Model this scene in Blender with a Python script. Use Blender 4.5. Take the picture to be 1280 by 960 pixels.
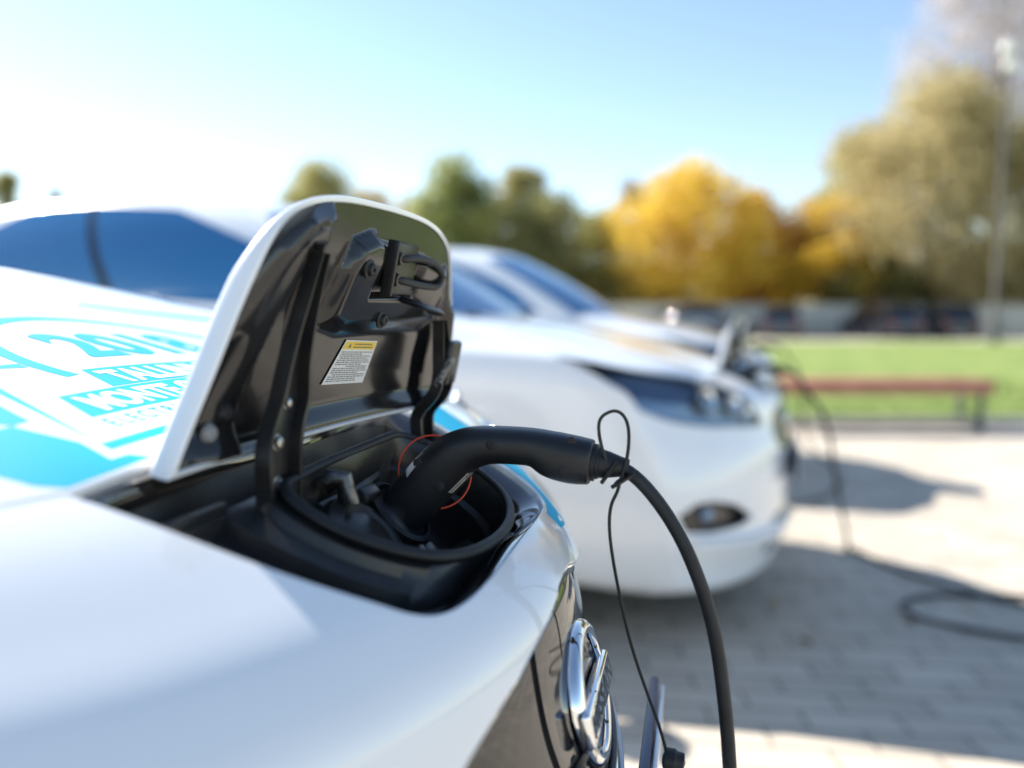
import bpy, bmesh, math, random
import numpy as np
from mathutils import Vector, Matrix
from math import radians, sin, cos, pi
random.seed(7); rng = np.random.default_rng(7)
SC = bpy.context.scene
for _o in list(bpy.data.objects): bpy.data.objects.remove(_o)

# ------------------------------------------------------------------ camera, sky, sun, exposure
cam_data = bpy.data.cameras.new('camera'); cam = bpy.data.objects.new('camera', cam_data)
SC.collection.objects.link(cam); SC.camera = cam
cam.location = (0, 0, 1.05); cam.rotation_euler = (pi/2 - math.atan(.09), 0, 0)
cam_data.sensor_width = 36.0; cam_data.lens = 36.0*1000/1280
cam_data.clip_start = .02; cam_data.clip_end = 2000
cam_data.dof.use_dof = True; cam_data.dof.focus_distance = .735; cam_data.dof.aperture_fstop = 1.6
SUN_EL, SUN_AZ = radians(35), math.atan2(-.777, .629)
world = bpy.data.worlds.new('World'); SC.world = world; world.use_nodes = True
_nt = world.node_tree; _bg = _nt.nodes['Background']; _sky = _nt.nodes.new('ShaderNodeTexSky')
_sky.sky_type = 'NISHITA'; _sky.sun_disc = False; _sky.sun_elevation = SUN_EL; _sky.sun_rotation = SUN_AZ
_sky.air_density = 1.0; _sky.dust_density = .1; _sky.ozone_density = .55; _sky.altitude = 50
_nt.links.new(_sky.outputs[0], _bg.inputs[0]); _bg.inputs[1].default_value = .098
sun_data = bpy.data.lights.new('sun', 'SUN'); sun_data.energy = 5.0; sun_data.angle = radians(.53); sun_data.color = (1, .95, .87)
sun = bpy.data.objects.new('sun', sun_data); SC.collection.objects.link(sun)
_to = Vector((sin(SUN_AZ)*cos(SUN_EL), cos(SUN_AZ)*cos(SUN_EL), sin(SUN_EL)))
sun.rotation_euler = (-_to).to_track_quat('-Z', 'Y').to_euler(); sun.location = (-8, 6, 12)
SC.view_settings.view_transform = 'Standard'; SC.view_settings.look = 'None'
SC.view_settings.exposure = 1.22; SC.view_settings.gamma = 1
SC.cycles.use_denoising = True; SC.cycles.max_bounces = 8; SC.cycles.sample_clamp_indirect = 8
SC.cycles.caustics_reflective = False; SC.cycles.caustics_refractive = False

# ------------------------------------------------------------------ materials
MATS = {}
def mat(name, col=(.8, .8, .8), rough=.5, metal=0., spec=.5, coat=0., **kw):
    if name in MATS: return MATS[name]
    m = bpy.data.materials.new(name); m.use_nodes = True; b = m.node_tree.nodes['Principled BSDF']
    b.inputs['Base Color'].default_value = (*col, 1); b.inputs['Roughness'].default_value = rough
    b.inputs['Metallic'].default_value = metal; b.inputs['Specular IOR Level'].default_value = spec
    b.inputs['Coat Weight'].default_value = coat; b.inputs['Coat Roughness'].default_value = kw.get('coat_rough', .02)
    if 'ior' in kw: b.inputs['IOR'].default_value = kw['ior']
    if 'trans' in kw: b.inputs['Transmission Weight'].default_value = kw['trans']
    if 'sub' in kw: b.inputs['Subsurface Weight'].default_value = kw['sub']
    MATS[name] = m; return m
def noise_col(m, c1, c2, scale, detail=4, lo=.35, hi=.65, coord='Object', bump=0., bscale=None, rvar=0.):
    nt = m.node_tree; b = nt.nodes['Principled BSDF']; N = nt.nodes.new; L = nt.links.new
    tc = N('ShaderNodeTexCoord'); nz = N('ShaderNodeTexNoise'); nz.inputs['Scale'].default_value = scale; nz.inputs['Detail'].default_value = detail
    L(tc.outputs[coord], nz.inputs['Vector'])
    r = N('ShaderNodeValToRGB'); r.color_ramp.elements[0].position = lo; r.color_ramp.elements[1].position = hi
    r.color_ramp.elements[0].color = (*c1, 1); r.color_ramp.elements[1].color = (*c2, 1)
    L(nz.outputs['Fac'], r.inputs['Fac']); L(r.outputs['Color'], b.inputs['Base Color'])
    if bump or rvar:
        n2 = N('ShaderNodeTexNoise'); n2.inputs['Scale'].default_value = bscale or scale*3; n2.inputs['Detail'].default_value = 4
        L(tc.outputs[coord], n2.inputs['Vector'])
        if bump:
            bp = N('ShaderNodeBump'); bp.inputs['Strength'].default_value = bump; bp.inputs['Distance'].default_value = .01
            L(n2.outputs['Fac'], bp.inputs['Height']); L(bp.outputs['Normal'], b.inputs['Normal'])
        if rvar:
            r0 = b.inputs['Roughness'].default_value; mr = N('ShaderNodeMapRange')
            mr.inputs['To Min'].default_value = max(0, r0-rvar); mr.inputs['To Max'].default_value = r0+rvar
            L(n2.outputs['Fac'], mr.inputs['Value']); L(mr.outputs['Result'], b.inputs['Roughness'])
    return m
PAINT = noise_col(mat('white_paint', (.85, .86, .865), .28, 0, .5, 1.0, coat_rough=.015), (.835, .845, .85), (.865, .87, .872), 9)
def specks(m, scale, size, col, fac):
    nt = m.node_tree; b = nt.nodes['Principled BSDF']; N = nt.nodes.new; L = nt.links.new; tc = N('ShaderNodeTexCoord'); vo = N('ShaderNodeTexVoronoi'); vo.inputs['Scale'].default_value = scale
    L(tc.outputs['Object'], vo.inputs['Vector']); sp = N('ShaderNodeSeparateColor'); L(vo.outputs['Color'], sp.inputs[0]); ml = N('ShaderNodeMath'); ml.operation = 'POWER'; ml.inputs[1].default_value = 6; L(sp.outputs[0], ml.inputs[0])
    m2 = N('ShaderNodeMath'); m2.operation = 'MULTIPLY'; m2.inputs[1].default_value = size; L(ml.outputs[0], m2.inputs[0]); lt = N('ShaderNodeMath'); lt.operation = 'LESS_THAN'; L(vo.outputs['Distance'], lt.inputs[0]); L(m2.outputs[0], lt.inputs[1])
    m3 = N('ShaderNodeMath'); m3.operation = 'MULTIPLY'; m3.inputs[1].default_value = fac; L(lt.outputs[0], m3.inputs[0]); mx = N('ShaderNodeMix'); mx.data_type = 'RGBA'; src = b.inputs['Base Color'].links[0].from_socket
    L(m3.outputs[0], mx.inputs[0]); L(src, mx.inputs[6]); mx.inputs[7].default_value = (*col, 1); L(mx.outputs[2], b.inputs['Base Color']); return m
specks(PAINT, 75, .085, (.30, .27, .23), .55)
CYAN = mat('cyan_film', (.0, .385, .60), .55, 0, .15, .0)
WHITEFILM = mat('white_film', (.82, .83, .84), .3, 0, .5, .5)
GREYFILM = mat('grey_film', (.42, .45, .48), .4)
GLOSSBLK = noise_col(mat('gloss_black_plastic', (.012, .012, .013), .12, 0, .5, .2), (.010, .010, .011), (.018, .018, .018), 14, rvar=.06, bscale=40)
GRILLEM = noise_col(mat('grille_gloss', (.010, .010, .011), .035, 0, .5, .4), (.009, .009, .010), (.016, .016, .016), 14, rvar=.02, bscale=60)
RIMM = mat('gloss_rim', (.016, .014, .013), .06, 0, .9, 1.0)
LINERM = noise_col(mat('liner_plastic', (.010, .010, .011), .17, 0, .45, .22), (.010, .010, .011), (.020, .020, .020), 22, rvar=.06, bscale=45)
SATIN = noise_col(mat('satin_black_plastic', (.014, .014, .015), .30, 0, .5), (.011, .011, .012), (.022, .022, .022), 25, bump=.05, bscale=500, rvar=.08)
specks(SATIN, 160, .16, (.10, .095, .085), .6); specks(LINERM, 140, .13, (.09, .085, .08), .6)
RUBBER = noise_col(mat('black_rubber', (.014, .015, .017), .52, 0, .4), (.011, .012, .013), (.021, .022, .024), 30, bump=.08, bscale=700)
HANDLEM = noise_col(mat('handle_plastic', (.011, .012, .015), .40, 0, .45), (.009, .010, .012), (.015, .016, .019), 30, bump=.06, bscale=1100)
STEELBLK = noise_col(mat('black_coated_steel', (.014, .014, .015), .36, 0, .5), (.011, .011, .012), (.024, .023, .022), 35, rvar=.12, bscale=60)
ZINC = noise_col(mat('zinc_steel', (.42, .41, .39), .32, 1.), (.32, .31, .30), (.50, .49, .47), 120)
DULL = noise_col(mat('dull_steel', (.12, .12, .12), .35, 1.), (.07, .07, .07), (.20, .195, .19), 90)
CHROME = mat('chrome', (.82, .83, .85), .035, 1.)
FARGLASS = mat('far_car_glass', (.012, .014, .018), .05, 0, .6)
GLASS = mat('sky_blue_car_glass', (.002, .115, .30), .015, 0, .9, .0, ior=1.6)  # blue of the reflected sky put into the base colour of the panes
LENS = mat('clear_lens', (1, 1, 1), .0, 0, .5, 0, ior=1.25, trans=1.)
DARKBED = mat('lamp_bed', (.20, .27, .38), .16, .55, .6)
ORANGE = mat('orange_ring_rubber', (.75, .07, .02), .4)
BLUEPL = mat('number_plate_holder', (.01, .03, .10), .3)
TYRE = noise_col(mat('tyre_rubber', (.02, .02, .02), .8), (.015, .015, .015), (.03, .03, .03), 20)
ALLOY = mat('alloy_wheel', (.5, .51, .53), .3, 1.)
AMBER = mat('silver_reflector', (.8, .82, .85), .12, 1.)

# ------------------------------------------------------------------ object helpers
COL = SC.collection.objects
def link(o, parent=None):
    COL.link(o)
    if parent is not None: o.parent = parent
    return o
def props(o, label=None, cat=None, group=None, kind=None):
    for k, v in (('label', label), ('category', cat), ('group', group), ('kind', kind)):
        if v: o[k] = v
    return o
def empty(name, label, cat, group=None, loc=(0, 0, 0), rot=None):
    o = bpy.data.objects.new(name, None); o.empty_display_size = .2; COL.link(o); o.location = loc
    if rot is not None: o.rotation_euler = rot
    return props(o, label, cat, group)
class MB:
    """collects vertices, faces and normals of one mesh"""
    def __init__(s): s.v = []; s.f = []; s.n = []; s.k = 0; s.mi = []
    def add(s, v, f, n=None, mi=0):
        v = np.asarray(v, float).reshape(-1, 3); s.v.append(v)
        s.n.append(np.full_like(v, np.nan) if n is None else np.asarray(n, float).reshape(-1, 3))
        for q in f: s.f.append(tuple(int(i)+s.k for i in q)); s.mi.append(mi)
        s.k += len(v); return s
    def build(s, name, m, parent=None, smooth=True, sharp=40):
        me = bpy.data.meshes.new(name); V = np.concatenate(s.v)
        me.from_pydata(V.tolist(), [], s.f); me.update()
        ms = m if isinstance(m, (list, tuple)) else [m]
        for q in ms: me.materials.append(q)
        me.polygons.foreach_set('material_index', s.mi)
        if smooth:
            me.polygons.foreach_set('use_smooth', [True]*len(me.polygons))
            N = np.concatenate(s.n)
            if not np.isnan(N).all():
                vn = np.array([v.normal for v in me.vertices]) if len(me.vertices) else N
                N = np.where(np.isnan(N), vn, N)
                me.normals_split_custom_set_from_vertices(N.tolist())
            elif sharp: me.set_sharp_from_angle(angle=radians(sharp))
        o = bpy.data.objects.new(name, me); return link(o, parent)
def frames(P):
    P = np.asarray(P, float); T = np.gradient(P, axis=0); T /= np.linalg.norm(T, axis=1)[:, None]+1e-12
    a = np.array([0, 0, 1.]) if abs(T[0][2]) < .9 else np.array([0, 1., 0]); u = a-T[0]*(a@T[0]); u /= np.linalg.norm(u); U = []
    for t in T:
        u = u-t*(u@t); u /= np.linalg.norm(u); U.append(u.copy())
    U = np.array(U); return T, U, np.cross(T, U)
def crv(P, n):
    """smooth curve through points"""
    P = np.asarray(P, float); t = np.concatenate([[0], np.cumsum(np.linalg.norm(np.diff(P, axis=0), axis=1)**.6)]); t /= t[-1]
    return spline(t, P)(np.linspace(0, 1, n))
def crvc(P, n):
    """smooth closed curve"""
    P = np.asarray(P, float); k = len(P); Q = np.concatenate([P[-4:], P, P[:4]]); t = np.concatenate([[0], np.cumsum(np.linalg.norm(np.diff(Q, axis=0), axis=1)**.6)])
    a, b = t[4], t[4+k]; return spline(t, Q)(np.linspace(a, b, n, endpoint=False))
def tube(mb, P, r, n=14, rz=None, cap=True, mi=0):
    P = np.asarray(P, float); k = len(P); r = np.broadcast_to(np.asarray(r, float), (k,)); r2 = r if rz is None else np.broadcast_to(np.asarray(rz, float), (k,))
    T, U, W = frames(P); a = np.linspace(0, 2*pi, n, endpoint=False)
    V = P[:, None]+U[:, None]*(np.cos(a)[None, :, None]*r2[:, None, None])+W[:, None]*(np.sin(a)[None, :, None]*r[:, None, None])
    F = [(i*n+j, i*n+(j+1) % n, (i+1)*n+(j+1) % n, (i+1)*n+j) for i in range(k-1) for j in range(n)]
    if cap: F += [tuple(range(n))[::-1], tuple((k-1)*n+j for j in range(n))]
    return mb.add(V, F, mi=mi)
def torus(mb, c, nrm, R, r, n=64, m=10, mi=0):
    nrm = np.asarray(nrm, float); nrm /= np.linalg.norm(nrm); a = np.array([0, 0, 1.]) if abs(nrm[2]) < .9 else np.array([1., 0, 0])
    e = np.cross(nrm, a); e /= np.linalg.norm(e); g = np.cross(nrm, e); c = np.asarray(c, float)
    A = np.linspace(0, 2*pi, n, endpoint=False); B = np.linspace(0, 2*pi, m, endpoint=False)
    d = np.cos(A)[:, None]*e+np.sin(A)[:, None]*g
    V = c+d[:, None]*(R+r*np.cos(B))[None, :, None]+nrm*(r*np.sin(B))[None, :, None]
    F = [(i*m+j, ((i+1) % n)*m+j, ((i+1) % n)*m+(j+1) % m, i*m+(j+1) % m) for i in range(n) for j in range(m)]
    return mb.add(V, F, mi=mi)
def lathe(mb, c, axis, prof, n=32, mi=0):
    """prof: list of (distance along axis, radius)"""
    axis = np.asarray(axis, float); axis /= np.linalg.norm(axis); a = np.array([0, 0, 1.]) if abs(axis[2]) < .9 else np.array([1., 0, 0])
    e = np.cross(axis, a); e /= np.linalg.norm(e); g = np.cross(axis, e); A = np.linspace(0, 2*pi, n, endpoint=False); c = np.asarray(c, float)
    d = np.cos(A)[:, None]*e+np.sin(A)[:, None]*g; V = np.concatenate([c+axis*h+d*max(r, 1e-5) for h, r in prof]); k = len(prof)
    F = [(i*n+j, i*n+(j+1) % n, (i+1)*n+(j+1) % n, (i+1)*n+j) for i in range(k-1) for j in range(n)]
    F += [tuple(range(n))[::-1], tuple((k-1)*n+j for j in range(n))]
    return mb.add(V, F, mi=mi)
def rbox(mb, c, size, bev=.004, R=None, seg=2, mi=0):
    bm = bmesh.new(); bmesh.ops.create_cube(bm, size=1)
    for v in bm.verts: v.co = Vector((v.co.x*size[0], v.co.y*size[1], v.co.z*size[2]))
    if bev > 0: bmesh.ops.bevel(bm, geom=bm.edges[:], offset=min(bev, min(size)*.45), segments=seg, affect='EDGES', profile=.5)
    bm.verts.index_update(); V = np.array([v.co[:] for v in bm.verts]); F = [[v.index for v in f.verts] for f in bm.faces]; bm.free()
    if R is not None: V = V@np.asarray(R).T
    return mb.add(V+np.asarray(c, float), F, mi=mi)
def loft(mb, rings, cap0=False, cap1=False, closed=True, mi=0):
    k = len(rings); n = len(rings[0]); V = np.concatenate([np.asarray(r, float) for r in rings]); m = n if closed else n-1
    F = [(i*n+j, i*n+(j+1) % n, (i+1)*n+(j+1) % n, (i+1)*n+j) for i in range(k-1) for j in range(m)]
    if cap0: F.append(tuple(range(n))[::-1])
    if cap1: F.append(tuple((k-1)*n+j for j in range(n)))
    return mb.add(V, F, mi=mi)
def sd_poly(P, x, y):
    """signed distance to a polygon, positive inside"""
    P = np.asarray(P, float); x = np.asarray(x, float); y = np.asarray(y, float); d = np.full(x.shape, 9.); ins = np.zeros(x.shape, bool)
    for i in range(len(P)):
        ax, ay = P[i]; bx, by = P[(i+1) % len(P)]; ex, ey = bx-ax, by-ay
        t = np.clip(((x-ax)*ex+(y-ay)*ey)/(ex*ex+ey*ey+1e-15), 0, 1); d = np.minimum(d, np.hypot(x-ax-t*ex, y-ay-t*ey))
        if ay != by: ins ^= ((ay > y) != (by > y)) & (x < (bx-ax)*(y-ay)/(by-ay)+ax)
    return np.where(ins, d, -d)
def clip(A, F, f):
    """A: vertex attributes, F: faces, f: field; keeps f>0. returns A, F, index of cut vertices"""
    A = np.asarray(A); pos = f > 0; new = []; cut = {}; remap = {}; out = []; keep = []
    n0 = len(A)
    def getcut(i, j):
        k = (i, j) if i < j else (j, i)
        if k not in cut:
            t = f[k[0]]/(f[k[0]]-f[k[1]]); cut[k] = n0+len(new); new.append(A[k[0]]*(1-t)+A[k[1]]*t)
        return cut[k]
    for q in F:
        s = [pos[i] for i in q]
        if all(s): out.append(tuple(q)); continue
        if not any(s): continue
        g = []
        for a in range(len(q)):
            i, j = q[a], q[(a+1) % len(q)]
            if pos[i]: g.append(i)
            if pos[i] != pos[j]: g.append(getcut(i, j))
        if len(g) >= 3: out.append(tuple(g))
    B = np.concatenate([A, np.array(new).reshape(-1, A.shape[1])]) if new else A
    used = np.unique(np.array([i for q in out for i in q], int)); mp = np.full(len(B), -1); mp[used] = np.arange(len(used))
    cutset = set(int(mp[c]) for c in cut.values() if mp[c] >= 0)
    return B[used], [tuple(int(mp[i]) for i in q) for q in out], cutset
def skirt(mb, A, F, cuts, depth, round_=.0022, mi=0):
    """turns the cut edge of a sheet-metal panel over: a rounded lip and a flange"""
    P, N = A[:, :3], A[:, 3:6]; cnt = {}
    for q in F:
        for a in range(len(q)):
            i, j = q[a], q[(a+1) % len(q)]
            if i in cuts and j in cuts: cnt.setdefault((min(i, j), max(i, j)), []).append((i, j, q))
    E = [v[0] for v in cnt.values() if len(v) == 1]
    out = {}
    for i, j, q in E:
        t = P[j]-P[i]; L = np.linalg.norm(t)
        if L < 1e-9: continue
        l = np.cross(t/L, N[i]); c = P[list(q)].mean(0)
        if l@(P[i]-c) < 0: l = -l
        for k in (i, j): out[k] = out.get(k, 0)+l*L
    ids = sorted(out); idx = {k: n for n, k in enumerate(ids)}; m = len(ids)
    if not m: return
    L = np.array([out[k]/(np.linalg.norm(out[k])+1e-12) for k in ids]); p = P[ids]; n = N[ids]; r = round_
    rows = [(p, n), (p+L*r*.7-n*r*.3, (n+L)/1.414), (p+L*r-n*r, L), (p+L*r-n*depth, L)]
    V = np.concatenate([a for a, b in rows]); NN = np.concatenate([b for a, b in rows]); FF = []
    for i, j, q in E:
        if i not in idx or j not in idx: continue
        a, b = idx[j], idx[i]
        for k in range(3): FF.append((k*m+a, k*m+b, (k+1)*m+b, (k+1)*m+a))
    mb.add(V, FF, NN, mi)
def panel(name, A, F, fields, depth, m, parent):
    cuts = set(); A = np.asarray(A)
    fl = [np.asarray(x, float) for x in fields]; A = np.concatenate([A]+[x[:, None] for x in fl], 1); nb = 6
    for k in range(len(fl)):
        # remember earlier cut vertices through an extra column
        mark = np.zeros(len(A)); mark[list(cuts)] = 1; A = np.concatenate([A, mark[:, None]], 1)
        A, F, c = clip(A, F, A[:, nb+k]); old = set(np.nonzero(A[:, -1] > .999)[0].tolist()); A = A[:, :-1]; cuts = c | old
    mb = MB(); mb.add(A[:, :3], F, A[:, 3:6])
    if depth: skirt(mb, A, F, cuts, depth)
    return mb.build(name, m, parent)
def copy_tree(o, parent=None, skip=()):
    c = o.copy(); COL.link(c); c.parent = parent
    if parent is not None: c.matrix_parent_inverse = o.matrix_parent_inverse.copy()
    for ch in list(o.children):
        if ch.name.split('.')[0] in skip: continue
        copy_tree(ch, c, skip)
    return c
def text_mesh(s, size, bold=0., shear=0., space=1.):
    cu = bpy.data.curves.new('text', 'FONT'); cu.body = s; cu.size = size; cu.offset = bold; cu.shear = shear; cu.space_character = space; cu.resolution_u = 4; cu.fill_mode = 'FRONT'
    o = bpy.data.objects.new('text', cu); COL.link(o); dg = bpy.context.evaluated_depsgraph_get(); me = o.evaluated_get(dg).to_mesh()
    V = np.array([v.co[:] for v in me.vertices]); F = [list(p.vertices) for p in me.polygons]
    o.evaluated_get(dg).to_mesh_clear(); bpy.data.objects.remove(o); bpy.data.curves.remove(cu)
    return V, F
import numpy as np
# ---------------------------------------------------------------- car body surface (pure numpy)
#        xc     zc    k    c    r     W     a      (centre-line point, setback, crown, corner rise, half width, corner radius)
ROWS=np.array([
 (-.200,.160,.40,.00,.06,.80,.12,.0),
 (-.050,.168,.42,.00,.09,.845,.12,.0),
 (-.012,.195,.42,.00,.09,.860,.12,.0),
 (-.004,.250,.43,.00,.07,.870,.12,.0),
 ( .008,.350,.44,.00,.04,.880,.12,.0),
 ( .018,.460,.45,.00,.00,.885,.12,.1),
 ( .022,.560,.45,.00,.02,.888,.12,.25),
 ( .018,.635,.45,.02,.05,.888,.12,.4),
 ( .008,.680,.45,.04,.09,.888,.12,.5),
 (-.006,.730,.45,.06,.13,.888,.14,.6),
 (-.019,.785,.45,.08,.15,.888,.17,.65),
 (-.034,.824,.45,.09,.16,.887,.20,.65),
 (-.055,.846,.45,.10,.16,.885,.22,.65),
 (-.082,.864,.45,.10,.16,.882,.23,.62),
 (-.125,.884,.45,.10,.16,.878,.23,.55),
 (-.180,.907,.45,.10,.15,.872,.22,.42),
 (-.250,.931,.45,.10,.14,.866,.20,.28),
 (-.400,.966,.44,.10,.12,.850,.16,.12),
 (-.600,1.008,.42,.10,.09,.820,.11,.04),
 (-.900,1.062,.39,.10,.05,.790,.06,.0),
 (-1.20,1.104,.36,.09,.02,.765,.03,.0)])
_t=np.concatenate([[0],np.cumsum(np.sqrt(np.hypot(np.diff(ROWS[:,0]),np.diff(ROWS[:,1]))))])  # centripetal
_t=_t/_t[-1]
def spline(t,Y):
    n=len(t);h=np.diff(t);A=np.zeros((n,n));R=np.zeros((n,Y.shape[1]));A[0,0]=A[-1,-1]=1
    for i in range(1,n-1):
        A[i,i-1]=h[i-1];A[i,i]=2*(h[i-1]+h[i]);A[i,i+1]=h[i];R[i]=6*((Y[i+1]-Y[i])/h[i]-(Y[i]-Y[i-1])/h[i-1])
    m=np.linalg.solve(A,R)
    def f(q):
        q=np.asarray(q,float);i=np.clip(np.searchsorted(t,q)-1,0,n-2);a=(t[i+1]-q)[...,None];b=(q-t[i])[...,None];hh=h[i][...,None]
        return (m[i]*a**3+m[i+1]*b**3)/(6*hh)+(Y[i]/hh-m[i]*hh/6)*a+(Y[i+1]/hh-m[i+1]*hh/6)*b
    return f
_row=spline(_t,ROWS)
def S(u,v):
    """u 0..1 lip to cowl, v -1..1 right to left -> car coordinates"""
    R=_row(u);xc,zc,k,c,r,W,a,kl=[R[...,i] for i in range(8)]
    y=W*v;q=np.clip(np.abs(v),0,1)
    x=xc-k*y*y-kl*y*y/(1+(y/.45)**2)-a*(1-np.clip(1-q**8,0,1)**.125)
    z=zc-.5*c*y*y+r*y**4+.030*np.clip((u-.28)/.22,0,1)*np.exp(-((np.abs(y)-.55)/.17)**2)*(1-.6*np.clip((u-.75)/.25,0,1))
    return np.stack([x,y+0*x,z],-1)
def Sn(u,v,e=1e-4):
    u=np.asarray(u,float);v=np.asarray(v,float)
    du=S(np.clip(u+e,0,1),v)-S(np.clip(u-e,0,1),v);dv=S(u,np.clip(v+e,-.9999,.9999))-S(u,np.clip(v-e,-.9999,.9999))
    n=np.cross(dv,du);n/=np.linalg.norm(n,axis=-1,keepdims=True)+1e-12
    return -n if False else n
def solve_uv(fun,u0,v0,n=12):
    """Newton for 2 equations fun(S(u,v))=0"""
    u,v=u0,v0
    for _ in range(n):
        f=fun(S(u,v));e=1e-4
        a=(fun(S(u+e,v))-f)/e;b=(fun(S(u,v+e))-f)/e
        J=np.stack([a,b],-1);d=np.linalg.solve(J,-f);d=np.clip(d,-.1,.1);u=np.clip(u+d[0],0.001,.999);v=np.clip(v+d[1],-.999,.999)
    return u,v
# ------------------------------------------------------------------ car: body sheet
def surf_xy(x, y, u0=.62):
    """points of the body surface over plan positions (x, y): returns u, v"""
    x = np.asarray(x, float); y = np.asarray(y, float); u = np.full(x.shape, u0); v = y/.86
    for _ in range(30):
        P = S(u, v); e = 1e-4; a = (S(u+e, v)-P)/e; b = (S(u, v+e)-P)/e
        fx, fy = P[..., 0]-x, P[..., 1]-y; det = a[..., 0]*b[..., 1]-b[..., 0]*a[..., 1]
        du = np.clip((-fx*b[..., 1]+fy*b[..., 0])/det, -.05, .05); dv = np.clip((-fy*a[..., 0]+fx*a[..., 1])/det, -.1, .1)
        u = np.clip(u+du, .30, .9995); v = np.clip(v+dv, -.995, .995)
    return u, v
def surf_yz(y, z, u0=.4):
    """points of the front face seen head-on at (y, z)"""
    y = np.asarray(y, float); z = np.asarray(z, float); u = np.full(y.shape, u0); v = y/.88
    for _ in range(40):
        P = S(u, v); e = 1e-4; a = (S(u+e, v)-P)/e; b = (S(u, v+e)-P)/e
        fz, fy = P[..., 2]-z, P[..., 1]-y; det = a[..., 2]*b[..., 1]-b[..., 2]*a[..., 1]
        du = np.clip((-fz*b[..., 1]+fy*b[..., 2])/det, -.05, .05); dv = np.clip((-fy*a[..., 2]+fz*a[..., 1])/det, -.1, .1)
        u = np.clip(u+du, .02, .75); v = np.clip(v+dv, -.995, .995)
    return u, v
def mirror(half): return [(x, y) for x, y in half]+[(x, -y) for x, y in half[::-1]]
_side = crv([(-.303, .258), (-.246, .245), (-.193, .229), (-.140, .208), (-.111, .193)], 30).tolist()
_front = crv([(-.111, .193), (-.097, .179), (-.084, .148), (-.0765, .098), (-.0735, .045), (-.073, 0)], 30).tolist()
OPEN = mirror([tuple(p) for p in _side+_front[1:-1]]+[(-.073, 0.001)])
HOOD = mirror([(-.26, .10), (-.26, .2), (-.303, .2581), (-.312, .293), (-.335, .36), (-.42, .455), (-.6, .56), (-.85, .645), (-1.3, .70)])
GRILLE = mirror([(.832, .0), (.830, .03), (.826, .045), (.815, .104), (.803, .146), (.791, .182), (.777, .216), (.745, .262), (.70, .285), (.655, .27), (.63, .20), (.622, .0)])  # (z, y)
FOG = [(.485, .862), (.520, .80), (.520, .73), (.490, .62), (.425, .52), (.408, .60), (.410, .75), (.425, .845)]                 # (z, |y|)
INTAKE = mirror([(.40, .0), (.40, .30), (.36, .40), (.29, .42), (.245, .36), (.24, 0)])
TI = lambda k: float(np.interp(k, np.arange(len(_t)), _t))
HEADL = [(.378, 9.1), (.435, 10.6), (.52, 12.1), (.60, 13.1), (.719, 14.4), (.87, 15.6), (.939, 16.1), (.985, 16.5), (.9999, 17.0), (.9999, 15.4), (.9985, 13.0), (.995, 11.2), (.984, 9.7), (.93, 9.4), (.834, 9.2), (.689, 8.95), (.50, 8.9)]  # (|v|, row)
HEADL = [(v, TI(k)) for v, k in HEADL]
def vgrid():
    h = np.concatenate([np.linspace(0, .5, 66)[:-1], 1-(1-np.linspace(0, 1, 40))**1.9*.5])
    return np.concatenate([-h[::-1], h[1:]])
def base_sheet():
    uu = np.concatenate([np.linspace(0, .30, 60)[:-1], np.linspace(.30, .80, 170)[:-1], np.linspace(.80, 1, 40)]); vv = vgrid()
    U, V = np.meshgrid(uu, vv, indexing='ij'); P = S(U, V); N = Sn(U, np.clip(V, -.9995, .9995)); m = len(vv)
    A = np.concatenate([P.reshape(-1, 3), N.reshape(-1, 3)], 1)
    F = [(i*m+j, i*m+j+1, (i+1)*m+j+1, (i+1)*m+j) for i in range(len(uu)-1) for j in range(m-1)]
    return A, F, U.ravel(), V.ravel(), uu, vv
A0, F0, U0, V0, UU, VV = base_sheet()
# make the faces look outward
_q = F0[len(F0)//2]; _c = np.cross(A0[_q[1], :3]-A0[_q[0], :3], A0[_q[2], :3]-A0[_q[0], :3])
if _c@A0[_q[0], 3:6] < 0: F0 = [q[::-1] for q in F0]
X0, Y0, Z0 = A0[:, 0], A0[:, 1], A0[:, 2]
_ui = np.interp(U0, _t, np.arange(len(_t)))
top = _ui > 9.5; fro = _ui < 12.2
f_open = np.where(top, -sd_poly(OPEN, X0, Y0), .5); f_hood = np.where(top, sd_poly(HOOD, X0, Y0), -.5)
f_gr = np.where(fro & (np.abs(Y0) < .5) & (X0 > -.3), sd_poly(GRILLE, Z0, Y0), -.5)
f_fog = np.where(_ui < 8, sd_poly(FOG, Z0, np.abs(Y0)), -.5); f_int = np.where(_ui < 8, sd_poly(INTAKE, Z0, Y0), -.5)
WX, WZ, WR = -1.06, .312, .335
f_arch = np.where(np.abs(Y0) > .5, np.hypot(X0-WX, Z0-WZ)-WR, .5)
f_hl = np.minimum(1, sd_poly(HEADL, np.abs(V0), U0))
def off(A, d): B = A.copy(); B[:, :3] -= B[:, 3:6]*d; return B
def side_base(u):
    """end of the front sheet on the left side"""
    return S(u, np.full_like(u, 1.0))
XR = -4.40
def side_pt(u, w):
    b = side_base(u); k = np.clip((b[..., 2]-.2)/.85, 0, 1); xe = -4.16+.10*k
    x = b[..., 0]+(xe-b[..., 0])*w; z = b[..., 2]+.06*k*w**1.2*np.clip((b[..., 2]-.6)/.4, 0, 1); y = b[..., 1]*(1-.055*w**3)
    return np.stack([x, y, z], -1)
def tail_pt(u, v):
    e = side_pt(u, np.ones_like(u)); y = e[..., 1]*v; a = .16; bow = .14
    x = e[..., 0]-a*(np.clip(1-np.abs(v)**6, 0, 1)**(1/6.))-bow*(1-v*v)
    return np.stack([x, y+0*x, e[..., 2]+0*x], -1)
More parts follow.
